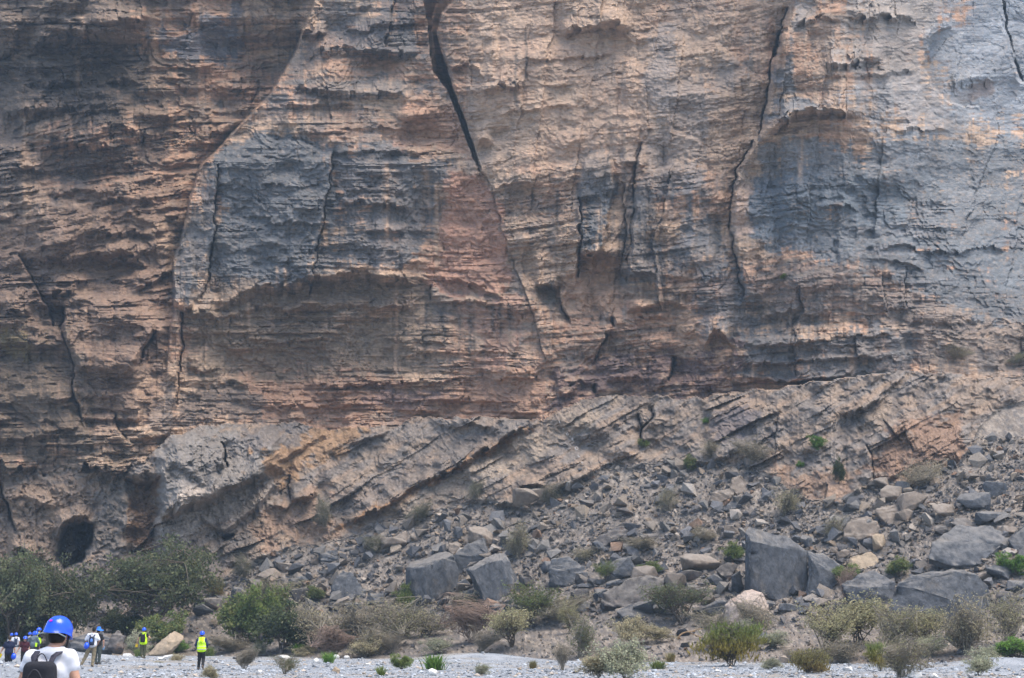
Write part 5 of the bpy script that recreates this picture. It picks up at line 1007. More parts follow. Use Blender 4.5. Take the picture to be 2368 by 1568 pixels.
# trees at the foot of the cave
plant(30, 1500, 180, 185, 'tree', 'deep', 'dark thorny tree at the left picture edge below the cave', name='tree', cat='tree', Y=126)
plant(130, 1500, 150, 170, 'tree', 'deep', 'dark drooping tree in front of the cave mouth', name='tree', cat='tree', Y=128)
plant(-70, 1500, 170, 190, 'tree', 'deep', 'dark tree mostly outside the left picture edge', name='tree', cat='tree', Y=124)
plant(362, 1452, 220, 165, 'tree', 'deep', 'spreading grey-green acacia tree right of the cave', name='tree', cat='tree', Y=129)
P_LIST = [
    (40, 1498, 130, 90, 'dense', 'dark', 'rounded dark green bush behind the far hikers'), (5, 1500, 60, 70, 'dense', 'green', 'lighter green bush at the left picture edge'), (110, 1500, 70, 60, 'sparse', 'brown', 'brownish low bush behind the near man\'s helmet'),
    (266, 1460, 56, 50, 'dense', 'dark', 'small dark bush under the acacia, left of its trunk'), (308, 1480, 70, 60, 'dense', 'dark', 'dark leafy bush right of the blue hat'), (372, 1500, 90, 85, 'dense', 'green', 'fresh green leafy bush beside the vested hiker with backpack'), (408, 1508, 44, 28, 'dense', 'bright', 'low green plant in front of the tan boulder'), (318, 1517, 52, 48, 'pale', 'sage', 'pale bushy plant left of the vested hiker with backpack'), (322, 1518, 34, 20, 'tuft', 'lime', 'yellow-green tuft at the backpacked hiker\'s left foot'),
    (495, 1378, 44, 34, 'broom', 'ochre', 'yellowish grass clump above the green thicket'), (543, 1490, 100, 105, 'dense', 'green', 'green bush at the left end of the thicket'), (595, 1485, 95, 125, 'dense', 'lime', 'tall yellowish green bush in the thicket'), (632, 1470, 80, 110, 'dense', 'green', 'tall green bush at the top of the thicket'), (648, 1508, 125, 105, 'dense', 'dark', 'darkest bush at the right end of the green thicket'), (690, 1510, 40, 22, 'tuft', 'bright', 'small green plant under the darkest bush'),
    (483, 1517, 34, 24, 'tuft', 'lime', 'yellow-green tuft right behind the yellow-vest walker'), (530, 1505, 90, 36, 'sparse', 'brown', 'low brown scrub below the green thicket'), (600, 1516, 34, 28, 'pale', 'sage', 'small pale bush at the gravel edge below the thicket'),
    (620, 1398, 140, 62, 'sparse', 'grey', 'flat grey-green bush above the green thicket'), (730, 1392, 48, 38, 'dense', 'green', 'small green bush below the pyramid-shaped boulder'), (938, 1410, 40, 58, 'dense', 'lime', 'yellow-green bush at the foot of the flat-topped block'), (565, 1340, 60, 60, 'sparse', 'deep', 'dim grey bush at the outcrop foot above the thicket'),
    (735, 1500, 150, 112, 'sparse', 'brown', 'grey-brown thorn bush right of the green thicket'), (820, 1495, 170, 105, 'sparse', 'brown', 'wide grey-brown thorn bush in mid thicket'), (905, 1495, 150, 110, 'sparse', 'grey', 'grey-green thorn bush left of the grey blocks'), (980, 1470, 120, 70, 'sparse', 'grey', 'low grey-green bush below the flat-topped block'), (855, 1512, 90, 60, 'sparse', 'brown', 'dry brownish bush at the gravel edge'), (910, 1510, 70, 50, 'dryfan', 'brown', 'dry fan-like bush at the gravel edge'),
    (772, 1518, 125, 62, 'dead', None, 'pinkish leafless bush in front of the grey thicket'), (842, 1520, 66, 36, 'pale', 'straw', 'pale straw bush right of the pinkish bush'), (705, 1520, 60, 24, 'pale', 'straw', 'low pale grass left of the bright green tuft'),
    (1062, 1418, 110, 50, 'sparse', 'grey', 'low grey-green bush at the foot of the dark gap'), (1088, 1485, 125, 85, 'dead', None, 'flat-topped pinkish dead bush below the grey blocks'), (1182, 1495, 145, 90, 'acacia', 'grey', 'green flat-topped bush right of the pinkish dead bush'), (1112, 1512, 80, 60, 'dryfan', 'brown', 'grey dry bush in front of the flat-topped bushes'), (1215, 1450, 130, 105, 'acacia', 'green', 'light green bush in front of the leaning block'), (1290, 1435, 110, 62, 'sparse', 'grey', 'sparse bush right of the leaning block'), (1008, 1512, 54, 32, 'pale', 'sage', 'small sage bush on the bank'),
    (1338, 1520, 78, 92, 'sparse', 'green', 'tall slender bush, lower leafy half, in the middle bank'), (1318, 1465, 44, 66, 'acacia', 'grey', 'upright light green shoot above the slender bush'), (1300, 1550, 72, 68, 'dryfan', 'brown', 'grey fan-shaped bush at the gravel edge'), (1448, 1572, 120, 76, 'pale', 'sage', 'large pale rounded shrub on the gravel'), (1385, 1568, 80, 52, 'pale', 'straw', 'smaller straw shrub left of the large pale shrub'), (1462, 1492, 80, 56, 'pale', 'straw', 'pale straw bush on the stony bank'), (1515, 1485, 70, 34, 'pale', 'straw', 'low pinkish straw bush on the stony bank'),
    (1575, 1442, 130, 98, 'acacia', 'deep', 'flat-topped acacia with forked trunk left of the pinkish boulder'), (1650, 1500, 90, 92, 'sparse', 'grey', 'grey-green bush left of the yellow-green bush'), (1690, 1540, 125, 84, 'broom', 'ylw', 'large yellow-green broom bush'), (1745, 1470, 80, 90, 'sparse', 'brown', 'twiggy bush in front of the pinkish boulder'), (1735, 1480, 60, 40, 'pale', 'sage', 'sage bush below the pinkish boulder'), (1790, 1500, 60, 34, 'pale', 'sage', 'sage bush right of the yellow-green bush'), (1778, 1548, 50, 22, 'pale', 'sage', 'low sage plant at the gravel edge'),
    (1866, 1556, 100, 46, 'broom', 'ochre', 'ochre bush at the gravel edge'), (1905, 1515, 150, 120, 'acacia', 'grey', 'grey-green spreading bush right of centre'), (1985, 1490, 160, 110, 'acacia', 'green', 'spreading green bush below the cracked boulder'), (1955, 1400, 60, 76, 'dead', None, 'pinkish leafless bush right of the tallest boulder'), (2060, 1520, 130, 110, 'sparse', 'grey', 'grey bush below the largest boulder'), (2112, 1510, 125, 110, 'acacia', 'green', 'green bush in front of the largest boulder'), (2085, 1568, 150, 95, 'sparse', 'green', 'sparse green bush low on the gravel'), (2034, 1552, 48, 56, 'broom', 'ylw', 'bright yellow bush low on the gravel'), (2150, 1515, 70, 40, 'pale', 'sage', 'sage plant below the green bush'),
    (2235, 1510, 140, 125, 'sparse', 'brown', 'big dry grey bush in front of the rusty boulder end'), (2345, 1490, 110, 120, 'sparse', 'grey', 'grey-green bush at the right picture edge'), (2352, 1522, 80, 44, 'dense', 'bright', 'bright green plant low at the right edge'), (2290, 1535, 70, 34, 'pale', 'sage', 'pale sage plant near the right edge'), (2265, 1562, 56, 40, 'pale', 'sage', 'pale sage plant low near the right corner'), (2345, 1328, 66, 48, 'dense', 'bright', 'bright green bush on the slope at the right edge'), (1830, 1530, 70, 30, 'dryfan', 'brown', 'dry scrub above the ochre bush'), (1960, 1530, 120, 50, 'sparse', 'brown', 'brown scrub between ochre and green bushes'),
    # on the scree and rock
    (1697, 1298, 42, 44, 'dense', 'lime', 'small green bush left of the tallest boulder'), (2082, 1332, 52, 42, 'dense', 'green', 'green bush behind the largest boulder'), (1958, 1346, 52, 42, 'dense', 'lime', 'yellow-green bush left of the cracked boulder'), (1405, 1345, 50, 50, 'acacia', 'lime', 'light green bush above the long dark boulder'), (1508, 1325, 46, 26, 'dense', 'lime', 'small yellow-green plant on the middle boulders'), (966, 1212, 64, 54, 'sparse', 'deep', 'grey bush at the foot of the tilted beds'), (1106, 1155, 48, 44, 'sparse', 'deep', 'dim bush on the tilted beds above the flat-topped block'), (1266, 1168, 76, 54, 'sparse', 'deep', 'grey-green bush right of the bedrock knob'),
    (1595, 1092, 30, 40, 'dense', 'green', 'small green bush at the foot of the outcrop'), (1890, 1040, 36, 34, 'dense', 'bright', 'bright green bush in a joint of the tilted beds'), (1851, 1080, 18, 14, 'dense', 'bright', 'tiny green plant below the tilted beds'), (1938, 1118, 26, 56, 'dense', 'dark', 'narrow green bush in the brown blocks'), (2135, 1125, 90, 66, 'sparse', 'brown', 'grey bush before the reddish face'), (1812, 1192, 78, 62, 'sparse', 'grey', 'sparse grey bush on the upper scree'), (1925, 1246, 60, 54, 'sparse', 'grey', 'sparse bush right above the tallest boulder'), (1196, 1290, 66, 80, 'sparse', 'grey', 'sparse upright bush behind the leaning block'), (1550, 1180, 54, 54, 'sparse', 'grey', 'thin grey bush in the middle scree'),
    (752, 1225, 56, 80, 'sparse', 'deep', 'thin sparse bush on the pink outcrop'), (1740, 1070, 80, 60, 'sparse', 'brown', 'brown twiggy bush at the outcrop foot'), (1640, 1060, 60, 40, 'sparse', 'brown', 'low dry bush on the outcrop foot'), (1488, 1034, 24, 18, 'dense', 'lime', 'small yellowish plant in the outcrop crack'), (1632, 980, 18, 14, 'dense', 'bright', 'tiny green plant on the tilted beds'), (1815, 646, 18, 14, 'dense', 'lime', 'lone yellow-green plant high on the cliff'), (2205, 832, 90, 30, 'sparse', 'grey', 'grey-green bush on the ledge at the cliff foot'), (2345, 846, 56, 34, 'sparse', 'green', 'dark green bush on the ledge at the right edge'), (1345, 1300, 60, 36, 'sparse', 'grey', 'thin scrub right of the upright stone'), (1480, 1270, 90, 30, 'sparse', 'brown', 'low dry scrub on the middle scree'), (1630, 1250, 70, 36, 'sparse', 'brown', 'low brown scrub left above the tallest boulder'), (870, 1275, 60, 40, 'sparse', 'deep', 'grey scrub below the long tan slab'),
    # on the gravel
    (760, 1533, 38, 26, 'tuft', 'bright', 'round bright green tuft on the gravel edge'), (1003, 1549, 72, 36, 'tuft', 'bright', 'wide bright green clump on the gravel'), (928, 1548, 44, 34, 'dense', 'lime', 'pair of light green plants left of the wide green clump'), (880, 1563, 28, 24, 'tuft', 'lime', 'small green tuft below the light green pair'), (657, 1558, 58, 44, 'sparse', 'green', 'small bush on the gravel right of the yellow-vest walker'), (563, 1549, 58, 46, 'dead', None, 'small leafless bush right of the yellow-vest walker'), (490, 1572, 40, 28, 'pale', 'straw', 'pale grass clump low in the gravel'), (1115, 1562, 34, 22, 'pale', 'sage', 'pale tuft in the middle of the gravel'), (1520, 1546, 52, 20, 'tuft', 'lime', 'low green grass right of the large pale shrub'), (1550, 1530, 28, 22, 'tuft', 'ochre', 'small dry tuft at the bank edge'), (1232, 1546, 28, 20, 'tuft', 'ochre', 'small dry plant in mid gravel'), (405, 1535, 30, 20, 'pale', 'straw', 'thin dry plant by the long whitish boulder'), (367, 1540, 36, 12, 'tuft', 'straw', 'thin straw grass by the white cobble')]
for p_ in P_LIST:
    u, v, w, h, kd, lm, lb = p_
    if kd in ('sparse', 'acacia', 'dense', 'dryfan'): w, h = w * .95, h * .86
    if kd == 'sparse' and lm in ('grey', 'brown') and (700 < u < 960 or u > 1850) and v > 1450: lm = ('straw', 'brown', 'grey')[int(u) % 3]
    if lm == 'green' and kd in ('acacia', 'sparse') and u > 1850 and v > 1450: lm = 'grey'
    tw = {'dead': 'pink', 'sparse': 'dry', 'dryfan': 'pale', 'pale': 'pale'}.get(kd, 'bark')
    if kd == 'dead' and u < 600: tw = 'dry'
    plant(u, v, w, h, kd, lm, lb, tw, name='grass_tuft' if kd == 'tuft' else 'shrub', cat='grass tuft' if kd == 'tuft' else 'shrub')
# fallen dead branch on the bank
bv, bf = [], []
r0_ = np.array([0, 0, 0.])
for pth, ra in [(bez(np.array([-.95, 0, .0]), np.array([-.8, 0, .55]), np.array([.2, 0, .5]), 8), .07), (bez(np.array([-.3, 0, .5]), np.array([.3, .1, .2]), np.array([.9, .2, .05]), 6), .05), (bez(np.array([0, 0, .5]), np.array([.5, 0, .75]), np.array([1.1, 0, .7]), 6), .045), (bez(np.array([-.9, 0, .2]), np.array([-.9, .1, .1]), np.array([-.7, .2, .0]), 4), .05)]:
    vt, ft = tube_np(pth, ra, ra * .5, 6); o_ = len(bv); bv += vt; bf += [tuple(q + o_ for q in f) for f in ft]
dw = link('fallen_branch', mesh_np('fallen_branch', np.array(bv), np.array(bf), True), None, flat_mat('bare_wood', (.27, .18, .10), .85, .2, 12))
dw.location = ground_at(1600, 1478)[0]; tag(dw, 'bare bent branch lying on the bank by the grey-green bush', 'branch')

# ------------------------------------------------------------------ people
def surface(fn, lo_, hi_, h):
    """closed smooth surface of fn < 0 inside a box, one vertex per crossed cell"""
    ax = [np.arange(lo_[i], hi_[i] + h, h) for i in range(3)]
    G = np.stack(np.meshgrid(*ax, indexing='ij'), -1); Fv = fn(G).astype(f4)
    sx, sy, sz = Fv.shape
    acc = np.zeros((sx - 1, sy - 1, sz - 1, 3)); cnt = np.zeros((sx - 1, sy - 1, sz - 1))
    cs = [(i, j, k) for i in (0, 1) for j in (0, 1) for k in (0, 1)]
    def sl(a, c): return a[c[0]:a.shape[0] - 1 + c[0], c[1]:a.shape[1] - 1 + c[1], c[2]:a.shape[2] - 1 + c[2]]
    for a in cs:
        for d in range(3):
            if a[d]: continue
            b = list(a); b[d] = 1
            fa, fb = sl(Fv, a), sl(Fv, b); q = (fa < 0) != (fb < 0)
            t_ = np.where(q, fa / (fa - fb + 1e-12), 0)
            pnt = np.array(a, float) + np.eye(3)[d] * t_[..., None]
            acc += pnt * q[..., None]; cnt += q
    act = cnt > 0; ids = -np.ones(act.shape, int); ids[act] = np.arange(act.sum())
    base = np.stack(np.nonzero(act), -1); Vt = (base + acc[act] / cnt[act][:, None]) * h + np.array(lo_)
    Fq = []
    for d in range(3):
        e1, e2 = (d + 1) % 3, (d + 2) % 3
        n0 = [slice(None)] * 3; n1 = [slice(None)] * 3; n0[d] = slice(0, -1); n1[d] = slice(1, None)
        fa, fb = Fv[tuple(n0)], Fv[tuple(n1)]
        for flip in (False, True):
            q = ((fa < 0) & (fb >= 0)) if not flip else ((fa >= 0) & (fb < 0))
            pi = np.stack(np.nonzero(q), -1)
            pi = pi[(pi[:, e1] > 0) & (pi[:, e2] > 0) & (pi[:, e1] < act.shape[e1]) & (pi[:, e2] < act.shape[e2])]
            def cell(o1, o2):
                c = pi.copy(); c[:, e1] += o1; c[:, e2] += o2; return ids[c[:, 0], c[:, 1], c[:, 2]]
            quad = [cell(-1, -1), cell(0, -1), cell(0, 0), cell(-1, 0)]
            if flip: quad = quad[::-1]
            Fq.append(np.stack(quad, -1))
    Fq = np.concatenate(Fq); Fq = Fq[(Fq >= 0).all(1)]
    return Vt, Fq


def cap(p, a, b, ra, rb):
    a = np.array(a, float); b = np.array(b, float); d = b - a
    t_ = np.clip(((p - a) @ d) / (d @ d + 1e-9), 0, 1)
    return np.linalg.norm(p - a - t_[..., None] * d, axis=-1) - (ra + (rb - ra) * t_)


def smin(a, b, k=.035):
    h_ = np.clip(.5 + .5 * (b - a) / k, 0, 1)
    return b * (1 - h_) + a * h_ - k * h_ * (1 - h_)


def ell(p, c, r):
    q = (p - np.array(c)) / np.array(r); l_ = np.linalg.norm(q, axis=-1)
    return (l_ - 1) * min(r)


SKIN = flat_mat('skin', (.42, .24, .17), .6, .08, 20)
CLOTH = {}
def cloth(name, c, **k):
    if name not in CLOTH: CLOTH[name] = flat_mat('cloth_' + name, c, .9, .12, 9, bump=.35, **k)
    return CLOTH[name]
BLUE = flat_mat('helmet_blue_plastic', (.010, .075, .62), .22, .05, 5, .6)
HATB = flat_mat('hat_blue_felt', (.03, .16, .62), .9, .1, 8)
HAIR = flat_mat('hair_black', (.012, .010, .009), .7, .3, 60)
HAIRB = flat_mat('hair_brown', (.05, .035, .022), .7, .3, 60)
STRAPG = flat_mat('strap_grey', (.22, .26, .28), .6, .1, 20)
BLACKW = flat_mat('webbing_black', (.016, .016, .02), .8, .2, 30)
YELLOW = flat_mat('yellow_plastic', (.62, .42, .01), .5, .05, 10)
REFL = flat_mat('reflective_tape', (.42, .45, .40), .5, .06, 20)
DEFJ = dict(neck=(0, -.01, 1.46), head=(0, .02, 1.615), shL=(-.165, 0, 1.375), shR=(.165, 0, 1.375), elL=(-.245, -.03, 1.12), wrL=(-.255, .05, .87), elR=(.245, -.03, 1.12), wrR=(.255, .05, .87),
            hipL=(-.085, 0, .92), hipR=(.085, 0, .92), knL=(-.10, .02, .50), anL=(-.105, -.02, .09), knR=(.10, .02, .50), anR=(.105, -.02, .09))


def torso(p, J, g=0.0):
    lean = np.array(J['neck']) - np.array([0, 0, 1.46]); mid = lean * .5
    d = cap(p, (-.075 + mid[0], mid[1], 1.25), (.075 + mid[0], mid[1], 1.25), .118 + g, .118 + g)
    d = smin(d, cap(p, (-.06, 0, 1.05), (.06, 0, 1.05), .108 + g, .108 + g), .08)
    d = smin(d, cap(p, (-.062, -.01, .94), (.062, -.01, .94), .115 + g, .115 + g), .08)
    nk = np.array(J['neck']) - [0, 0, .03]
    for q in ('shL', 'shR'): d = smin(d, cap(p, nk, np.array(J[q]) - [0, 0, .012], .052 + g, .052 + g), .05)
    return d


def arm(p, J, s_, g=0.0, upto=1.0):
    a, b, c = (np.array(J[k + s_]) for k in ('sh', 'el', 'wr'))
    if upto < 1: return cap(p, a, a + (b - a) * upto, .062 + g, .058 + g)
    return smin(cap(p, a, b, .056 + g, .043 + g), cap(p, b, c, .043 + g, .031 + g), .02)


def leg(p, J, s_, g=0.0):
    a, b, c = (np.array(J[k + s_]) for k in ('hip', 'kn', 'an'))
    return smin(cap(p, a, b, .088 + g, .060 + g), cap(p, b, c, .060 + g, .042 + g), .02)


def tubes_mesh(paths, n=6):
    bv_, bf_ = [], []
    for pth, ra, rb in paths:
        vt, ft = tube_np(pth, ra, rb, n); o_ = len(bv_); bv_ += vt; bf_ += [tuple(q + o_ for q in f) for f in ft]
    return np.array(bv_), np.array(bf_)


def fingers(J, s_):
    el_, wr = np.array(J['el' + s_]), np.array(J['wr' + s_]); d = (wr - el_) / np.linalg.norm(wr - el_)
    sgn = -1 if s_ == 'L' else 1
    fwd = np.array([0, 1.0, 0]) - d * d[1]; fwd = fwd / (np.linalg.norm(fwd) + 1e-6); inn = np.cross(d, fwd)
    out = []; pc = wr + d * .045
    for i, ln in enumerate((.072, .082, .078, .06)):
        o_ = pc + fwd * (.028 - .019 * i) + d * .03
        out.append((np.array([o_, o_ + d * ln * .45, o_ + d * ln * .8 - inn * .012 * -sgn, o_ + d * ln * .95 - inn * .03 * -sgn]), .0095, .0075))
    t0 = wr + d * .03 + fwd * .03
    out.append((np.array([t0, t0 + fwd * .03 + d * .02, t0 + fwd * .038 + d * .05]), .011, .008))
    return out


def helmet_mesh(rx=.118, ry=.142, rz=.125, brim=.035, seg=28):
    bv_, bf_ = [], []
    prof = [(0, 1.0)] + [(math.sin(a), math.cos(a)) for a in np.linspace(.18, 1.5708, 9)] + [(1.02, -.18), (1.05, -.22), (.98, -.22), (.95, -.1), (.9, .3), (.6, .72), (0, .9)]
    for i, (r_, z_) in enumerate(prof):
        for k in range(seg):
            g = 6.2832 * k / seg; c_, s_ = math.cos(g), math.sin(g)
            vis = brim * max(0, s_) ** 3 * (1 if 9 < i < 14 else 0)
            rib = 1 + .025 * (math.cos(6 * g) > .6) * (1 if 2 < i < 8 else 0)
            low = -.035 * max(0, -s_) ** 2 * (1 if 9 < i < 14 else 0)
            bv_.append((rx * r_ * rib * c_, ry * r_ * rib * s_ + vis, rz * z_ + low - vis * .25))
    for i in range(len(prof) - 1):
        for k in range(seg): bf_.append((i * seg + k, (i + 1) * seg + k, (i + 1) * seg + (k + 1) % seg, i * seg + (k + 1) % seg))
    return mesh_np('helmet', np.array(bv_), np.array(bf_), True)


HELM = helmet_mesh()


def part(name, VF, matl, parent, smooth=True):
    return link(name, mesh_np(name, VF[0], VF[1], smooth), parent, matl)


def worn_helmet(parent, J, tilt=(0, 0, 0), sticker=False):
    hd = np.array(J['head'])
    o = link('helmet', HELM if not sticker else HELM.copy(), parent, BLUE); o.location = (hd[0], hd[1], hd[2] + .035); o.rotation_euler = tilt
    return o


def person(label, u, Y, J=None, s=1.0, yaw=0.0, z=None, shirt=('white', (.60, .61, .66)), sleeve=.62, pants=('khaki', (.23, .185, .12)), shoe=(.06, .05, .04), vest=None, hat='helmet', hair=HAIR, tilt=(0, 0, 0), h=.027, shade=None):
    J = {**DEFJ, **(J or {})}
    X = float(ray(u, 1500)[0]) * Y
    zz = float(gz(X, Y)) if z is None else z
    root = tag(empty('person', (X, Y, zz), yaw), label, 'person'); root.scale = (s, s, s)
    pts = np.array(list(J.values())); lo_ = pts.min(0) - .2; hi_ = pts.max(0) + .24
    hd = np.array(J['head'])
    def body(p):
        d = torso(p, J)
        for q in 'LR': d = smin(smin(d, arm(p, J, q), .03), leg(p, J, q), .03)
        d = smin(d, cap(p, J['neck'], hd - [0, .0, .06], .055, .05), .03)
        d = smin(d, ell(p, hd + [0, 0, .02], (.076, .095, .10)), .02); d = smin(d, ell(p, hd + [0, .035, -.055], (.055, .062, .055)), .03)
        d = smin(d, cap(p, hd + [0, .09, .01], hd + [0, .112, -.025], .010, .016), .012)
        for q in (-1, 1): d = smin(d, ell(p, hd + [.08 * q, -.005, -.01], (.012, .022, .034)), .008)
        for q in 'LR':
            el_, wr = np.array(J['el' + q]), np.array(J['wr' + q]); dd = (wr - el_) / np.linalg.norm(wr - el_)
            d = smin(d, cap(p, wr, wr + dd * .07, .03, .036), .02)
        return d
    Vb_, Fb_ = surface(body, lo_, hi_, h)
    fv, ff = tubes_mesh(fingers(J, 'L') + fingers(J, 'R'))
    me = mesh_np('body', np.concatenate([Vb_, fv]), np.concatenate([Fb_, ff + len(Vb_)]), True)
    link('body', me, root, SKIN)
    zc = hd[2] - .06
    def shirt_f(p):
        d = torso(p, J, .02)
        for q in 'LR': d = smin(d, arm(p, J, q, .016, sleeve) if sleeve < 1 else arm(p, J, q, .014), .03)
        fold = .007 * np.sin(p[..., 2] * 34 + 6 * p[..., 0]) * np.sin(p[..., 0] * 22 + 2) + .006 * np.sin(p[..., 0] * 46 - p[..., 2] * 21 + 3 * p[..., 1])
        d = d + fold
        d = np.maximum(d, .84 - p[..., 2]); return np.maximum(d, p[..., 2] - (J['neck'][2] + .01) - .35 * np.abs(p[..., 1]))
    part('shirt', surface(shirt_f, lo_, hi_, h), cloth(*shirt), root)
    def pants_f(p):
        d = smin(leg(p, J, 'L', .022), leg(p, J, 'R', .022), .02)
        d = smin(d, cap(p, (-.062, -.01, .95), (.062, -.01, .95), .128, .122), .05) + .006 * np.sin(p[..., 2] * 40 + 9 * p[..., 0])
        return np.maximum(d, p[..., 2] - 1.0)
    part('trousers', surface(pants_f, lo_, hi_, h), cloth(*pants), root)
    for q in 'LR':
        an = np.array(J['an' + q]); kn = np.array(J['kn' + q]); dn = (an - kn) / np.linalg.norm(an - kn); fw = np.array([0, 1.0, 0]) - dn * dn[1] * .9; fw /= np.linalg.norm(fw)
        hl = an + dn * .035 - fw * .05; toe = an + dn * .05 + fw * .16
        if abs(dn[2]) > .95: hl[2] = max(hl[2], .045); toe[2] = max(toe[2], .04)
        part('shoe', surface(lambda p: smin(cap(p, hl, toe, .045, .038), cap(p, an, hl, .045, .045), .03), np.minimum(hl, toe) - .1, np.maximum(np.maximum(hl, toe), an) + .1, .018), flat_mat('shoe', shoe, .8, .2, 20) if ('shoe%s' % (shoe,)) not in CLOTH else CLOTH['shoe%s' % (shoe,)], root)
    part('hair', surface(lambda p: np.maximum(smin(ell(p, hd + [0, -.01, .025], (.085, .102, .103)), ell(p, hd + [0, -.045, -.03], (.07, .06, .07)), .03), np.maximum((p[..., 1] - hd[1] - .055), hd[2] - .075 - p[..., 2])), hd - .2, hd + .2, .014), hair, root)
    if vest:
        def vest_f(p):
            d = torso(p, J, .045); d = np.maximum(d, .80 - p[..., 2]); d = np.maximum(d, p[..., 2] - J['neck'][2] - .02); return np.maximum(d, np.abs(p[..., 0]) - .20 + .055 * sstep(1.15, 1.35, p[..., 2]))
        vo_ = part('vest', surface(vest_f, lo_, hi_, h * .8), cloth('fluorescent_yellow', (.58, .92, .02)), root)
        if vest == 'striped':
            for z0, z1 in ((.905, .955), (1.035, 1.085)):
                part('reflective_stripe', surface(lambda p: np.maximum(torso(p, J, .052), np.abs(p[..., 2] - (z0 + z1) / 2) - (z1 - z0) / 2), lo_, hi_, h * .9), REFL, vo_)
            for q in (-1, 1):
                part('reflective_stripe', surface(lambda p: np.maximum(np.maximum(torso(p, J, .051), np.abs(p[..., 0] - q * .125) - .017), np.maximum(1.09 - p[..., 2], p[..., 2] - 1.44)), lo_, hi_, h * .8), REFL, vo_)
            y_ = -.19; em = []
            for a, b in [((-.055, 1.18), (.055, 1.30)), ((.055, 1.18), (-.055, 1.30)), ((-.03, 1.325), (0, 1.36)), ((0, 1.36), (.03, 1.325)), ((-.03, 1.325), (0, 1.29)), ((0, 1.29), (.03, 1.325)), ((-.065, 1.175), (-.04, 1.165)), ((.065, 1.175), (.04, 1.165))]:
                em.append((np.array([(a[0], y_, a[1]), ((a[0] + b[0]) / 2, y_ - .003, (a[1] + b[1]) / 2), (b[0], y_, b[1])]), .006, .006))
            part('emblem', tubes_mesh(em, 4), cloth('print_dark', (.05, .08, .03)), vo_)
    if hat == 'helmet':
        ho = worn_helmet(root, J, tilt)
    elif hat == 'floppy':
        bv_, bf_ = [], []; prof = [(0, .16), (.05, .158), (.085, .14), (.10, .10), (.105, .03), (.13, .015), (.20, -.01), (.235, -.03), (.232, -.036), (.19, -.02), (.10, .0), (.0, .02)]
        for r_, z_ in prof:
            for k in range(24):
                g = 6.2832 * k / 24; bv_.append((r_ * math.cos(g), r_ * 1.05 * math.sin(g), z_ + (.018 * math.sin(3 * g) if r_ > .15 else 0)))
        for i in range(len(prof) - 1):
            for k in range(24): bf_.append((i * 24 + k, (i + 1) * 24 + k, (i + 1) * 24 + (k + 1) % 24, i * 24 + (k + 1) % 24))
        ho = part('sun_hat', (np.array(bv_), np.array(bf_)), HATB, root); ho.location = Vector(hd) + Vector((0, 0, .05)); ho.rotation_euler = tilt
    return root, J, X, zz


def local(root, p):
    return Matrix.Translation(root.location) @ Matrix.Rotation(root.rotation_euler.z, 4, 'Z') @ Vector(np.array(p) * root.scale[0])


def backpack(root, J, label, bodyc, w=.26, hh=.40, d=.15, cz=1.17, strapm=BLACKW, accent=None, fancy=False, hv=.02):
    t_ = tag(empty('backpack', local(root, (0, -.2, cz - hh / 2)), root.rotation_euler.z), label, 'backpack'); t_.scale = root.scale
    def bx(p):
        wv = w / 2 * (1 - .18 * np.clip((p[..., 2] - .05) / hh, 0, 1) ** 2)
        q = np.stack([np.abs(p[..., 0]) - wv + .05, np.abs(p[..., 1] + d * .1) - d / 2 + .05, np.abs(p[..., 2] - hh / 2) - hh / 2 + .07], -1)
        b_ = np.linalg.norm(np.maximum(q, 0), axis=-1) + np.minimum(q.max(-1), 0) - .06
        return smin(b_, ell(p, (0, -d * .55, hh * .36), (w * .36, .05, hh * .28)), .03)
    part('pack_body', surface(bx, (-w, -d * 1.6, -.06), (w, d * 1.4, hh + .08), hv), bodyc, t_)
    for q in (-1, 1):
        wd = .028
        pth = np.array([(q * .07, .03, hh - .04), (q * .095, .05, hh + .035), (q * .11, .15, hh + .075), (q * .12, .26, hh + .02), (q * .125, .31, hh - .12)]) * [1, 1, 1]
        bv_ = []; bf_ = []
        for i, p in enumerate(pth):
            for sx_, sy_ in ((-wd, -.008), (wd, -.008), (wd, .008), (-wd, .008)): bv_.append((p[0] + sx_, p[1] + sy_ * (1 if i < 3 else -1), p[2] + sy_))
        for i in range(len(pth) - 1):
            for k in range(4): bf_.append((i * 4 + k, i * 4 + (k + 1) % 4, i * 4 + 4 + (k + 1) % 4, i * 4 + 4 + k))
        part('shoulder_strap', (np.array(bv_), np.array(bf_)), strapm, t_)
    part('handle', tubes_mesh([(bez(np.array([-.055, .0, hh - .01]), np.array([0, .0, hh + .13]), np.array([.055, .0, hh - .01]), 9), .006, .006)]), strapm, t_)
    if accent is not None:
        part('front_panel', surface(lambda p: ell(p, (0, -d * .78, hh * .5), (w * .26, .025, hh * .26)), (-w, -d * 1.6, 0), (w, d, hh), .012), accent, t_)
    return t_


def helmet_thing(loc, rot, label):
    o = link('helmet', HELM, None, BLUE); o.location = loc; o.rotation_euler = rot
    return tag(o, label, 'helmet')


def slab(label, loc, size, matl, rot=(0, 0, 0), name='clipboard', cat='clipboard'):
    bm = bmesh.new(); bmesh.ops.create_cube(bm, size=1)
    for v in bm.verts: v.co = Vector((v.co.x * size[0], v.co.y * size[1], v.co.z * size[2]))
    bmesh.ops.bevel(bm, geom=list(bm.edges), offset=min(size) * .3, segments=2, affect='EDGES')
    me = bpy.data.meshes.new(name); bm.to_mesh(me); bm.free()
    o = link(name, me, None, matl); o.location = loc; o.rotation_euler = rot
    return tag(o, label, cat)


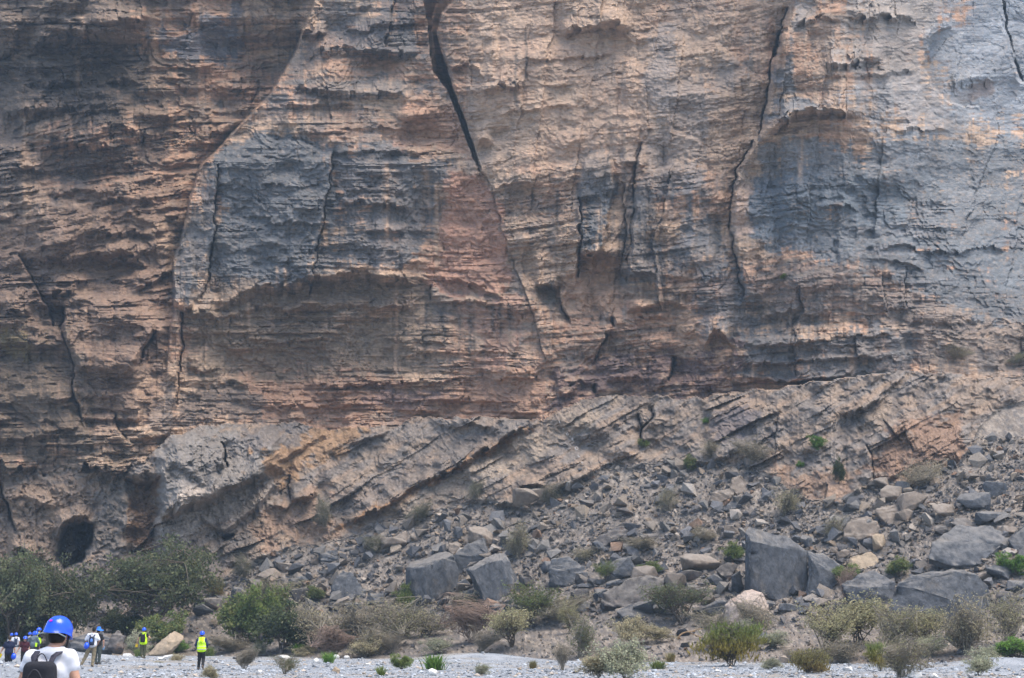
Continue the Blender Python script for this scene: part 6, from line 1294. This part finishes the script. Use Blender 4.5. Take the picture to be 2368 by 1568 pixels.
# the near man, seen from behind, head bowed
nearJ = dict(head=(.035, .07, 1.605), neck=(.01, .02, 1.475), shL=(-.180, 0, 1.395), shR=(.180, .0, 1.40), elL=(-.285, .0, 1.12), wrL=(-.27, .12, .89), elR=(.28, .01, 1.12), wrR=(.22, .20, .98))
man, J1, X1, z1 = person('near man in white T-shirt and blue helmet, seen from behind', 118, 14.5, nearJ, 1.0, -.12, z=0.0, sleeve=.3, pants=('charcoal', (.05, .05, .055)), hat=None, h=.015)
ho = link('helmet', HELM.copy(), man, BLUE); ho.location = (.04, .06, 1.648); ho.rotation_euler = (-.30, .10, -.35); ho.scale = (1.0, 1.0, 1.08)
link('headband', mesh_np('headband', *tubes_mesh([(np.array([(-.135, -.10, -.075), (-.06, -.135, -.070), (.03, -.135, -.058), (.10, -.10, -.045), (.112, 0, -.05)]), .0065, .006)])), ho, STRAPG)
link('chin_strap', mesh_np('chin_strap', *tubes_mesh([(np.array([(.10, .05, -.03), (.095, .065, -.10), (.07, .09, -.17), (.03, .10, -.2)]), .010, .009)])), ho, BLACKW)
st = bmesh.new(); bmesh.ops.create_circle(st, cap_ends=True, segments=16, radius=.014)
sme = bpy.data.meshes.new('sticker'); st.to_mesh(sme); st.free()
sto = link('sticker', sme, ho, flat_mat('sticker_magenta', (.42, .02, .42), .4, .05, 5)); sto.location = (-.004, -.1375, .047); sto.rotation_euler = (1.15, 0, -.05); sto.scale = (1.5, .8, 1)
bp = backpack(man, J1, 'black backpack on the back of the near man', cloth('pack_black', (.017, .018, .024)), .29, .44, .17, 1.155, cloth('strap_charcoal', (.035, .035, .05)), None, True, .014)
arc = tubes_mesh([(bez(np.array([-.035, -.178, .185]), np.array([-.01, -.178, .235]), np.array([.045, -.178, .205]), 8), .007, .002)], 5)
link('logo_arc', mesh_np('logo_arc', *arc), bp, flat_mat('print_orange_white', (.75, .52, .33), .6, .05, 5))
txt = bpy.data.curves.new('logo_text', 'FONT'); txt.body = 'Lowepro'; txt.size = .036; txt.align_x = 'CENTER'; txt.extrude = .001


def text_mesh(curve):
    tmp = bpy.data.objects.new('tmp', curve); me_ = bpy.data.meshes.new_from_object(tmp); bpy.data.objects.remove(tmp); return me_


txo = link('logo_text', text_mesh(txt), bp, flat_mat('print_white', (.7, .7, .72), .6, .03, 5)); txo.location = (0.0, -.186, .162); txo.rotation_euler = (math.pi / 2, 0, 0)
link('pull_tab', mesh_np('pull_tab', *tubes_mesh([(np.array([(-.02, -.183, .14), (-.02, -.186, .125), (-.022, -.183, .11)]), .007, .009)])), bp, REFL)
link('zipper', mesh_np('zipper', *tubes_mesh([(bez(np.array([-.12, -.10, .10]), np.array([0, -.17, .62]), np.array([.12, -.10, .10]), 12), .005, .005)])), bp, cloth('zip_dark', (.05, .05, .06)))

# walkers on the gravel
w, Jw, Xw, zw = person('walker in white shirt and khaki trousers with small backpack', 213, 70, dict(head=(.04, .02, 1.60), neck=(.02, 0, 1.45), anL=(-.43, -.06, .09), knL=(-.25, .04, .50), anR=(.04, 0, .09), knR=(.07, .05, .50), elL=(-.30, .02, 1.15), wrL=(-.26, .22, 1.03), elR=(.28, .02, 1.14), wrR=(.20, .22, 1.03)), 1.04, .1, sleeve=.8, hat=None)
backpack(w, Jw, 'small grey and blue backpack on the white-shirted walker', cloth('pack_navy', (.03, .04, .07)), .22, .40, .12, 1.13, cloth('strap_slate', (.06, .07, .11)), cloth('panel_blue', (.10, .22, .55)))
helmet_thing(local(w, (-.19, -.30, .93)), (1.2, .2, .3), 'blue helmet hanging from the small grey backpack')
h_, Jh, Xh, zh = person('person in black top wearing a wide blue sun hat', 226, 78, dict(elR=(.27, .02, 1.13), wrR=(.27, .06, .88), anL=(-.06, 0, .09), anR=(.08, .05, .09)), 1.03, -.15, shirt=('black', (.018, .018, .02)), pants=('grey_green', (.055, .065, .06)), hat='floppy', sleeve=.6)
slab('blue bottle in the hand of the sun-hatted person', local(h_, (.27, .08, .80)), (.08, .08, .2), flat_mat('bottle_blue', (.10, .30, .50), .4, .05, 6), (0, .2, 0), 'bottle', 'bottle')
v1, Jv1, Xv1, zv1 = person('hiker in yellow vest with black backpack, hand on hip', 331, 88, dict(elL=(-.28, -.03, 1.13), wrL=(-.36, .0, .90), elR=(.36, -.05, 1.19), wrR=(.20, .0, 1.03), anL=(-.07, 0, .09), anR=(.05, .10, .12), knR=(.07, .08, .50)), 1.0, 0, shirt=('black', (.018, .018, .02)), sleeve=.4, pants=('olive', (.085, .085, .05)), vest='plain')
backpack(v1, Jv1, 'black backpack worn over the yellow vest', cloth('pack_black', (.017, .018, .024)), .26, .46, .15, 1.16)
slab('yellow notebook in the left hand of the backpacked hiker', local(v1, (-.38, .0, .76)), (.14, .03, .19), YELLOW, (0, .25, 0), 'notebook', 'notebook')
v2, Jv2, Xv2, zv2 = person('walker in yellow reflective vest and black trousers, one heel lifted', 466, 72, dict(elL=(-.28, .0, 1.14), wrL=(-.26, .18, .95), elR=(.27, .0, 1.14), wrR=(.20, .22, 1.02), anL=(-.13, .10, .09), knL=(-.10, .08, .50), knR=(.09, .06, .50), anR=(.13, -.24, .16)), 1.0, 0, shirt=('navy', (.025, .035, .075)), sleeve=1.0, pants=('black', (.018, .018, .02)), vest='striped', shoe=(.13, .10, .08))
slab('orange clipboard held by the walker in the striped vest', local(v2, (-.22, .24, .93)), (.03, .18, .2), flat_mat('orange_plastic', (.70, .30, .05), .5, .05, 8), (0, .2, 0))

# the party farther left
a, Ja, _, _ = person('far hiker in pale long-sleeved shirt at the left edge, back turned', 25, 113, None, 1.0, .1, shirt=('pale_grey', (.45, .46, .43)), sleeve=1.0, pants=('grey_green', (.055, .065, .06)), h=.034)
b, Jb, _, _ = person('far hiker in white T-shirt with slim dark backpack', 35.5, 109, None, 1.0, .35, pants=('denim', (.10, .12, .14)), h=.034)
backpack(b, Jb, 'slim dark backpack on the far left hiker', cloth('pack_navy', (.03, .04, .07)), .22, .44, .13, 1.13)
c, Jc, _, _ = person('far hiker in white T-shirt with broad navy backpack', 67, 109, None, 1.02, 0, pants=('denim', (.10, .12, .14)), h=.034)
backpack(c, Jc, 'broad navy backpack on the far hiker', cloth('pack_navy', (.03, .04, .07)), .30, .46, .15, 1.14)
d, Jd, _, _ = person('bareheaded hiker in navy T-shirt at the left picture edge', 21, 74, dict(elL=(-.29, .0, 1.14), wrL=(-.40, .03, .92), elR=(.26, 0, 1.12), wrR=(.29, .03, .86)), 1.0, .05, shirt=('navy_black', (.012, .018, .045)), pants=('black', (.018, .018, .02)), hat=None, hair=HAIRB, h=.032)
slab('yellow clipboard in the left hand of the navy-shirted hiker', local(d, (-.42, .03, .80)), (.17, .03, .20), YELLOW, (0, .3, 0))
helmet_thing(local(d, (.25, -.06, .76)), (1.3, 0, .4), 'blue helmet in the right hand of the navy-shirted hiker')
e, Je, _, _ = person('hiker in maroon T-shirt facing the camera', 57, 84, dict(elR=(.29, .0, 1.13), wrR=(.40, .05, .92)), .97, math.pi + .25, shirt=('maroon', (.05, .012, .02)), pants=('black', (.018, .018, .02)), h=.032)
f, Jf, _, _ = person('stooping hiker in grey long-sleeved shirt', 77, 85, dict(head=(.03, .20, 1.55), neck=(.02, .10, 1.44), elL=(-.30, .03, 1.13), wrL=(-.34, .10, .90), elR=(.27, .05, 1.13), wrR=(.25, .15, .92)), 1.04, -.1, shirt=('slate', (.10, .13, .155)), sleeve=1.0, pants=('olive_dark', (.045, .05, .04)), h=.032)
slab('fluorescent yellow gloves hanging at the side of the stooping hiker', local(f, (.19, -.13, 1.0)), (.10, .05, .22), cloth('fluorescent_yellow', (.58, .92, .02)), (0, 0, 0), 'gloves', 'gloves')
g, Jg, _, _ = person('hiker in yellow vest over black holding up a camera', 87, 92, dict(elL=(-.22, .12, 1.20), wrL=(-.06, .26, 1.48), elR=(.24, .14, 1.20), wrR=(.12, .27, 1.50)), 1.04, -.9, shirt=('black', (.018, .018, .02)), sleeve=1.0, pants=('black', (.018, .018, .02)), vest='plain', h=.032)
slab('small black camera held up by the vested hiker', local(g, (.03, .36, 1.56)), (.13, .07, .09), BLACKW, (0, 0, -.9), 'camera', 'camera')
helmet_thing(local(g, (-.02, -.24, 1.42)), (1.4, 0, 0), 'blue helmet slung on the back of the vested camera holder')

# white letters painted on the tilted beds
outcrop = bpy.data.objects['rock_outcrop']
MAT_PAINT = flat_mat('white_paint', (.50, .49, .47), .8, .1, 20)
for ch, u, v, sz in [('I', 1294.4, 978, 9), ('n', 1303, 993, 7), ('G', 1312.5, 1006, 8), ('c', 1318.7, 1011, 7), ('E', 1324.5, 1018, 8), ('D', 1334.2, 1040, 11), ('L', 1339, 1057, 9), ('o', 1346.7, 1071, 8), ('i', 1356, 1088, 9)]:
    cu_ = bpy.data.curves.new('painted_letter', 'FONT'); cu_.body = ch; cu_.align_x = 'CENTER'; cu_.extrude = .01
    Yl = min(depth(u + a_, v + b_) for a_ in (-4, 0, 4) for b_ in (-6, -3, 0)) - .06
    cu_.size = sz / upm(Yl) * 1.05
    lo2 = link('painted_letter', text_mesh(cu_), outcrop, MAT_PAINT); lo2.location = at(u, v, Yl); lo2.rotation_euler = (math.pi / 2 - .2, -.35, 0)

# ------------------------------------------------------------------ the dusty canyon air
def add_haze(density):
    x0, x1, y0, y1, z0, z1 = -260, 420, -30, 1000, -6, 480
    V_ = [(x0, y0, z0), (x1, y0, z0), (x1, y1, z0), (x0, y1, z0), (x0, y0, z1), (x1, y0, z1), (x1, y1, z1), (x0, y1, z1)]
    F_ = [(0, 3, 2, 1), (4, 5, 6, 7), (0, 1, 5, 4), (1, 2, 6, 5), (2, 3, 7, 6), (3, 0, 4, 7)]
    me = mesh_np('haze', V_, F_)
    m = bpy.data.materials.new('canyon_air'); m.use_nodes = True
    n, l = m.node_tree.nodes, m.node_tree.links
    n.remove(n['Principled BSDF'])
    pv = n.new('ShaderNodeVolumePrincipled')
    pv.inputs['Color'].default_value = (0.55, 0.76, 1.0, 1)
    pv.inputs['Density'].default_value = density
    pv.inputs['Anisotropy'].default_value = 0.2
    l.new(pv.outputs[0], n['Material Output'].inputs['Volume'])
    me.materials.append(m)
    tag(link('haze', me), kind='stuff')


add_haze(0.00042)
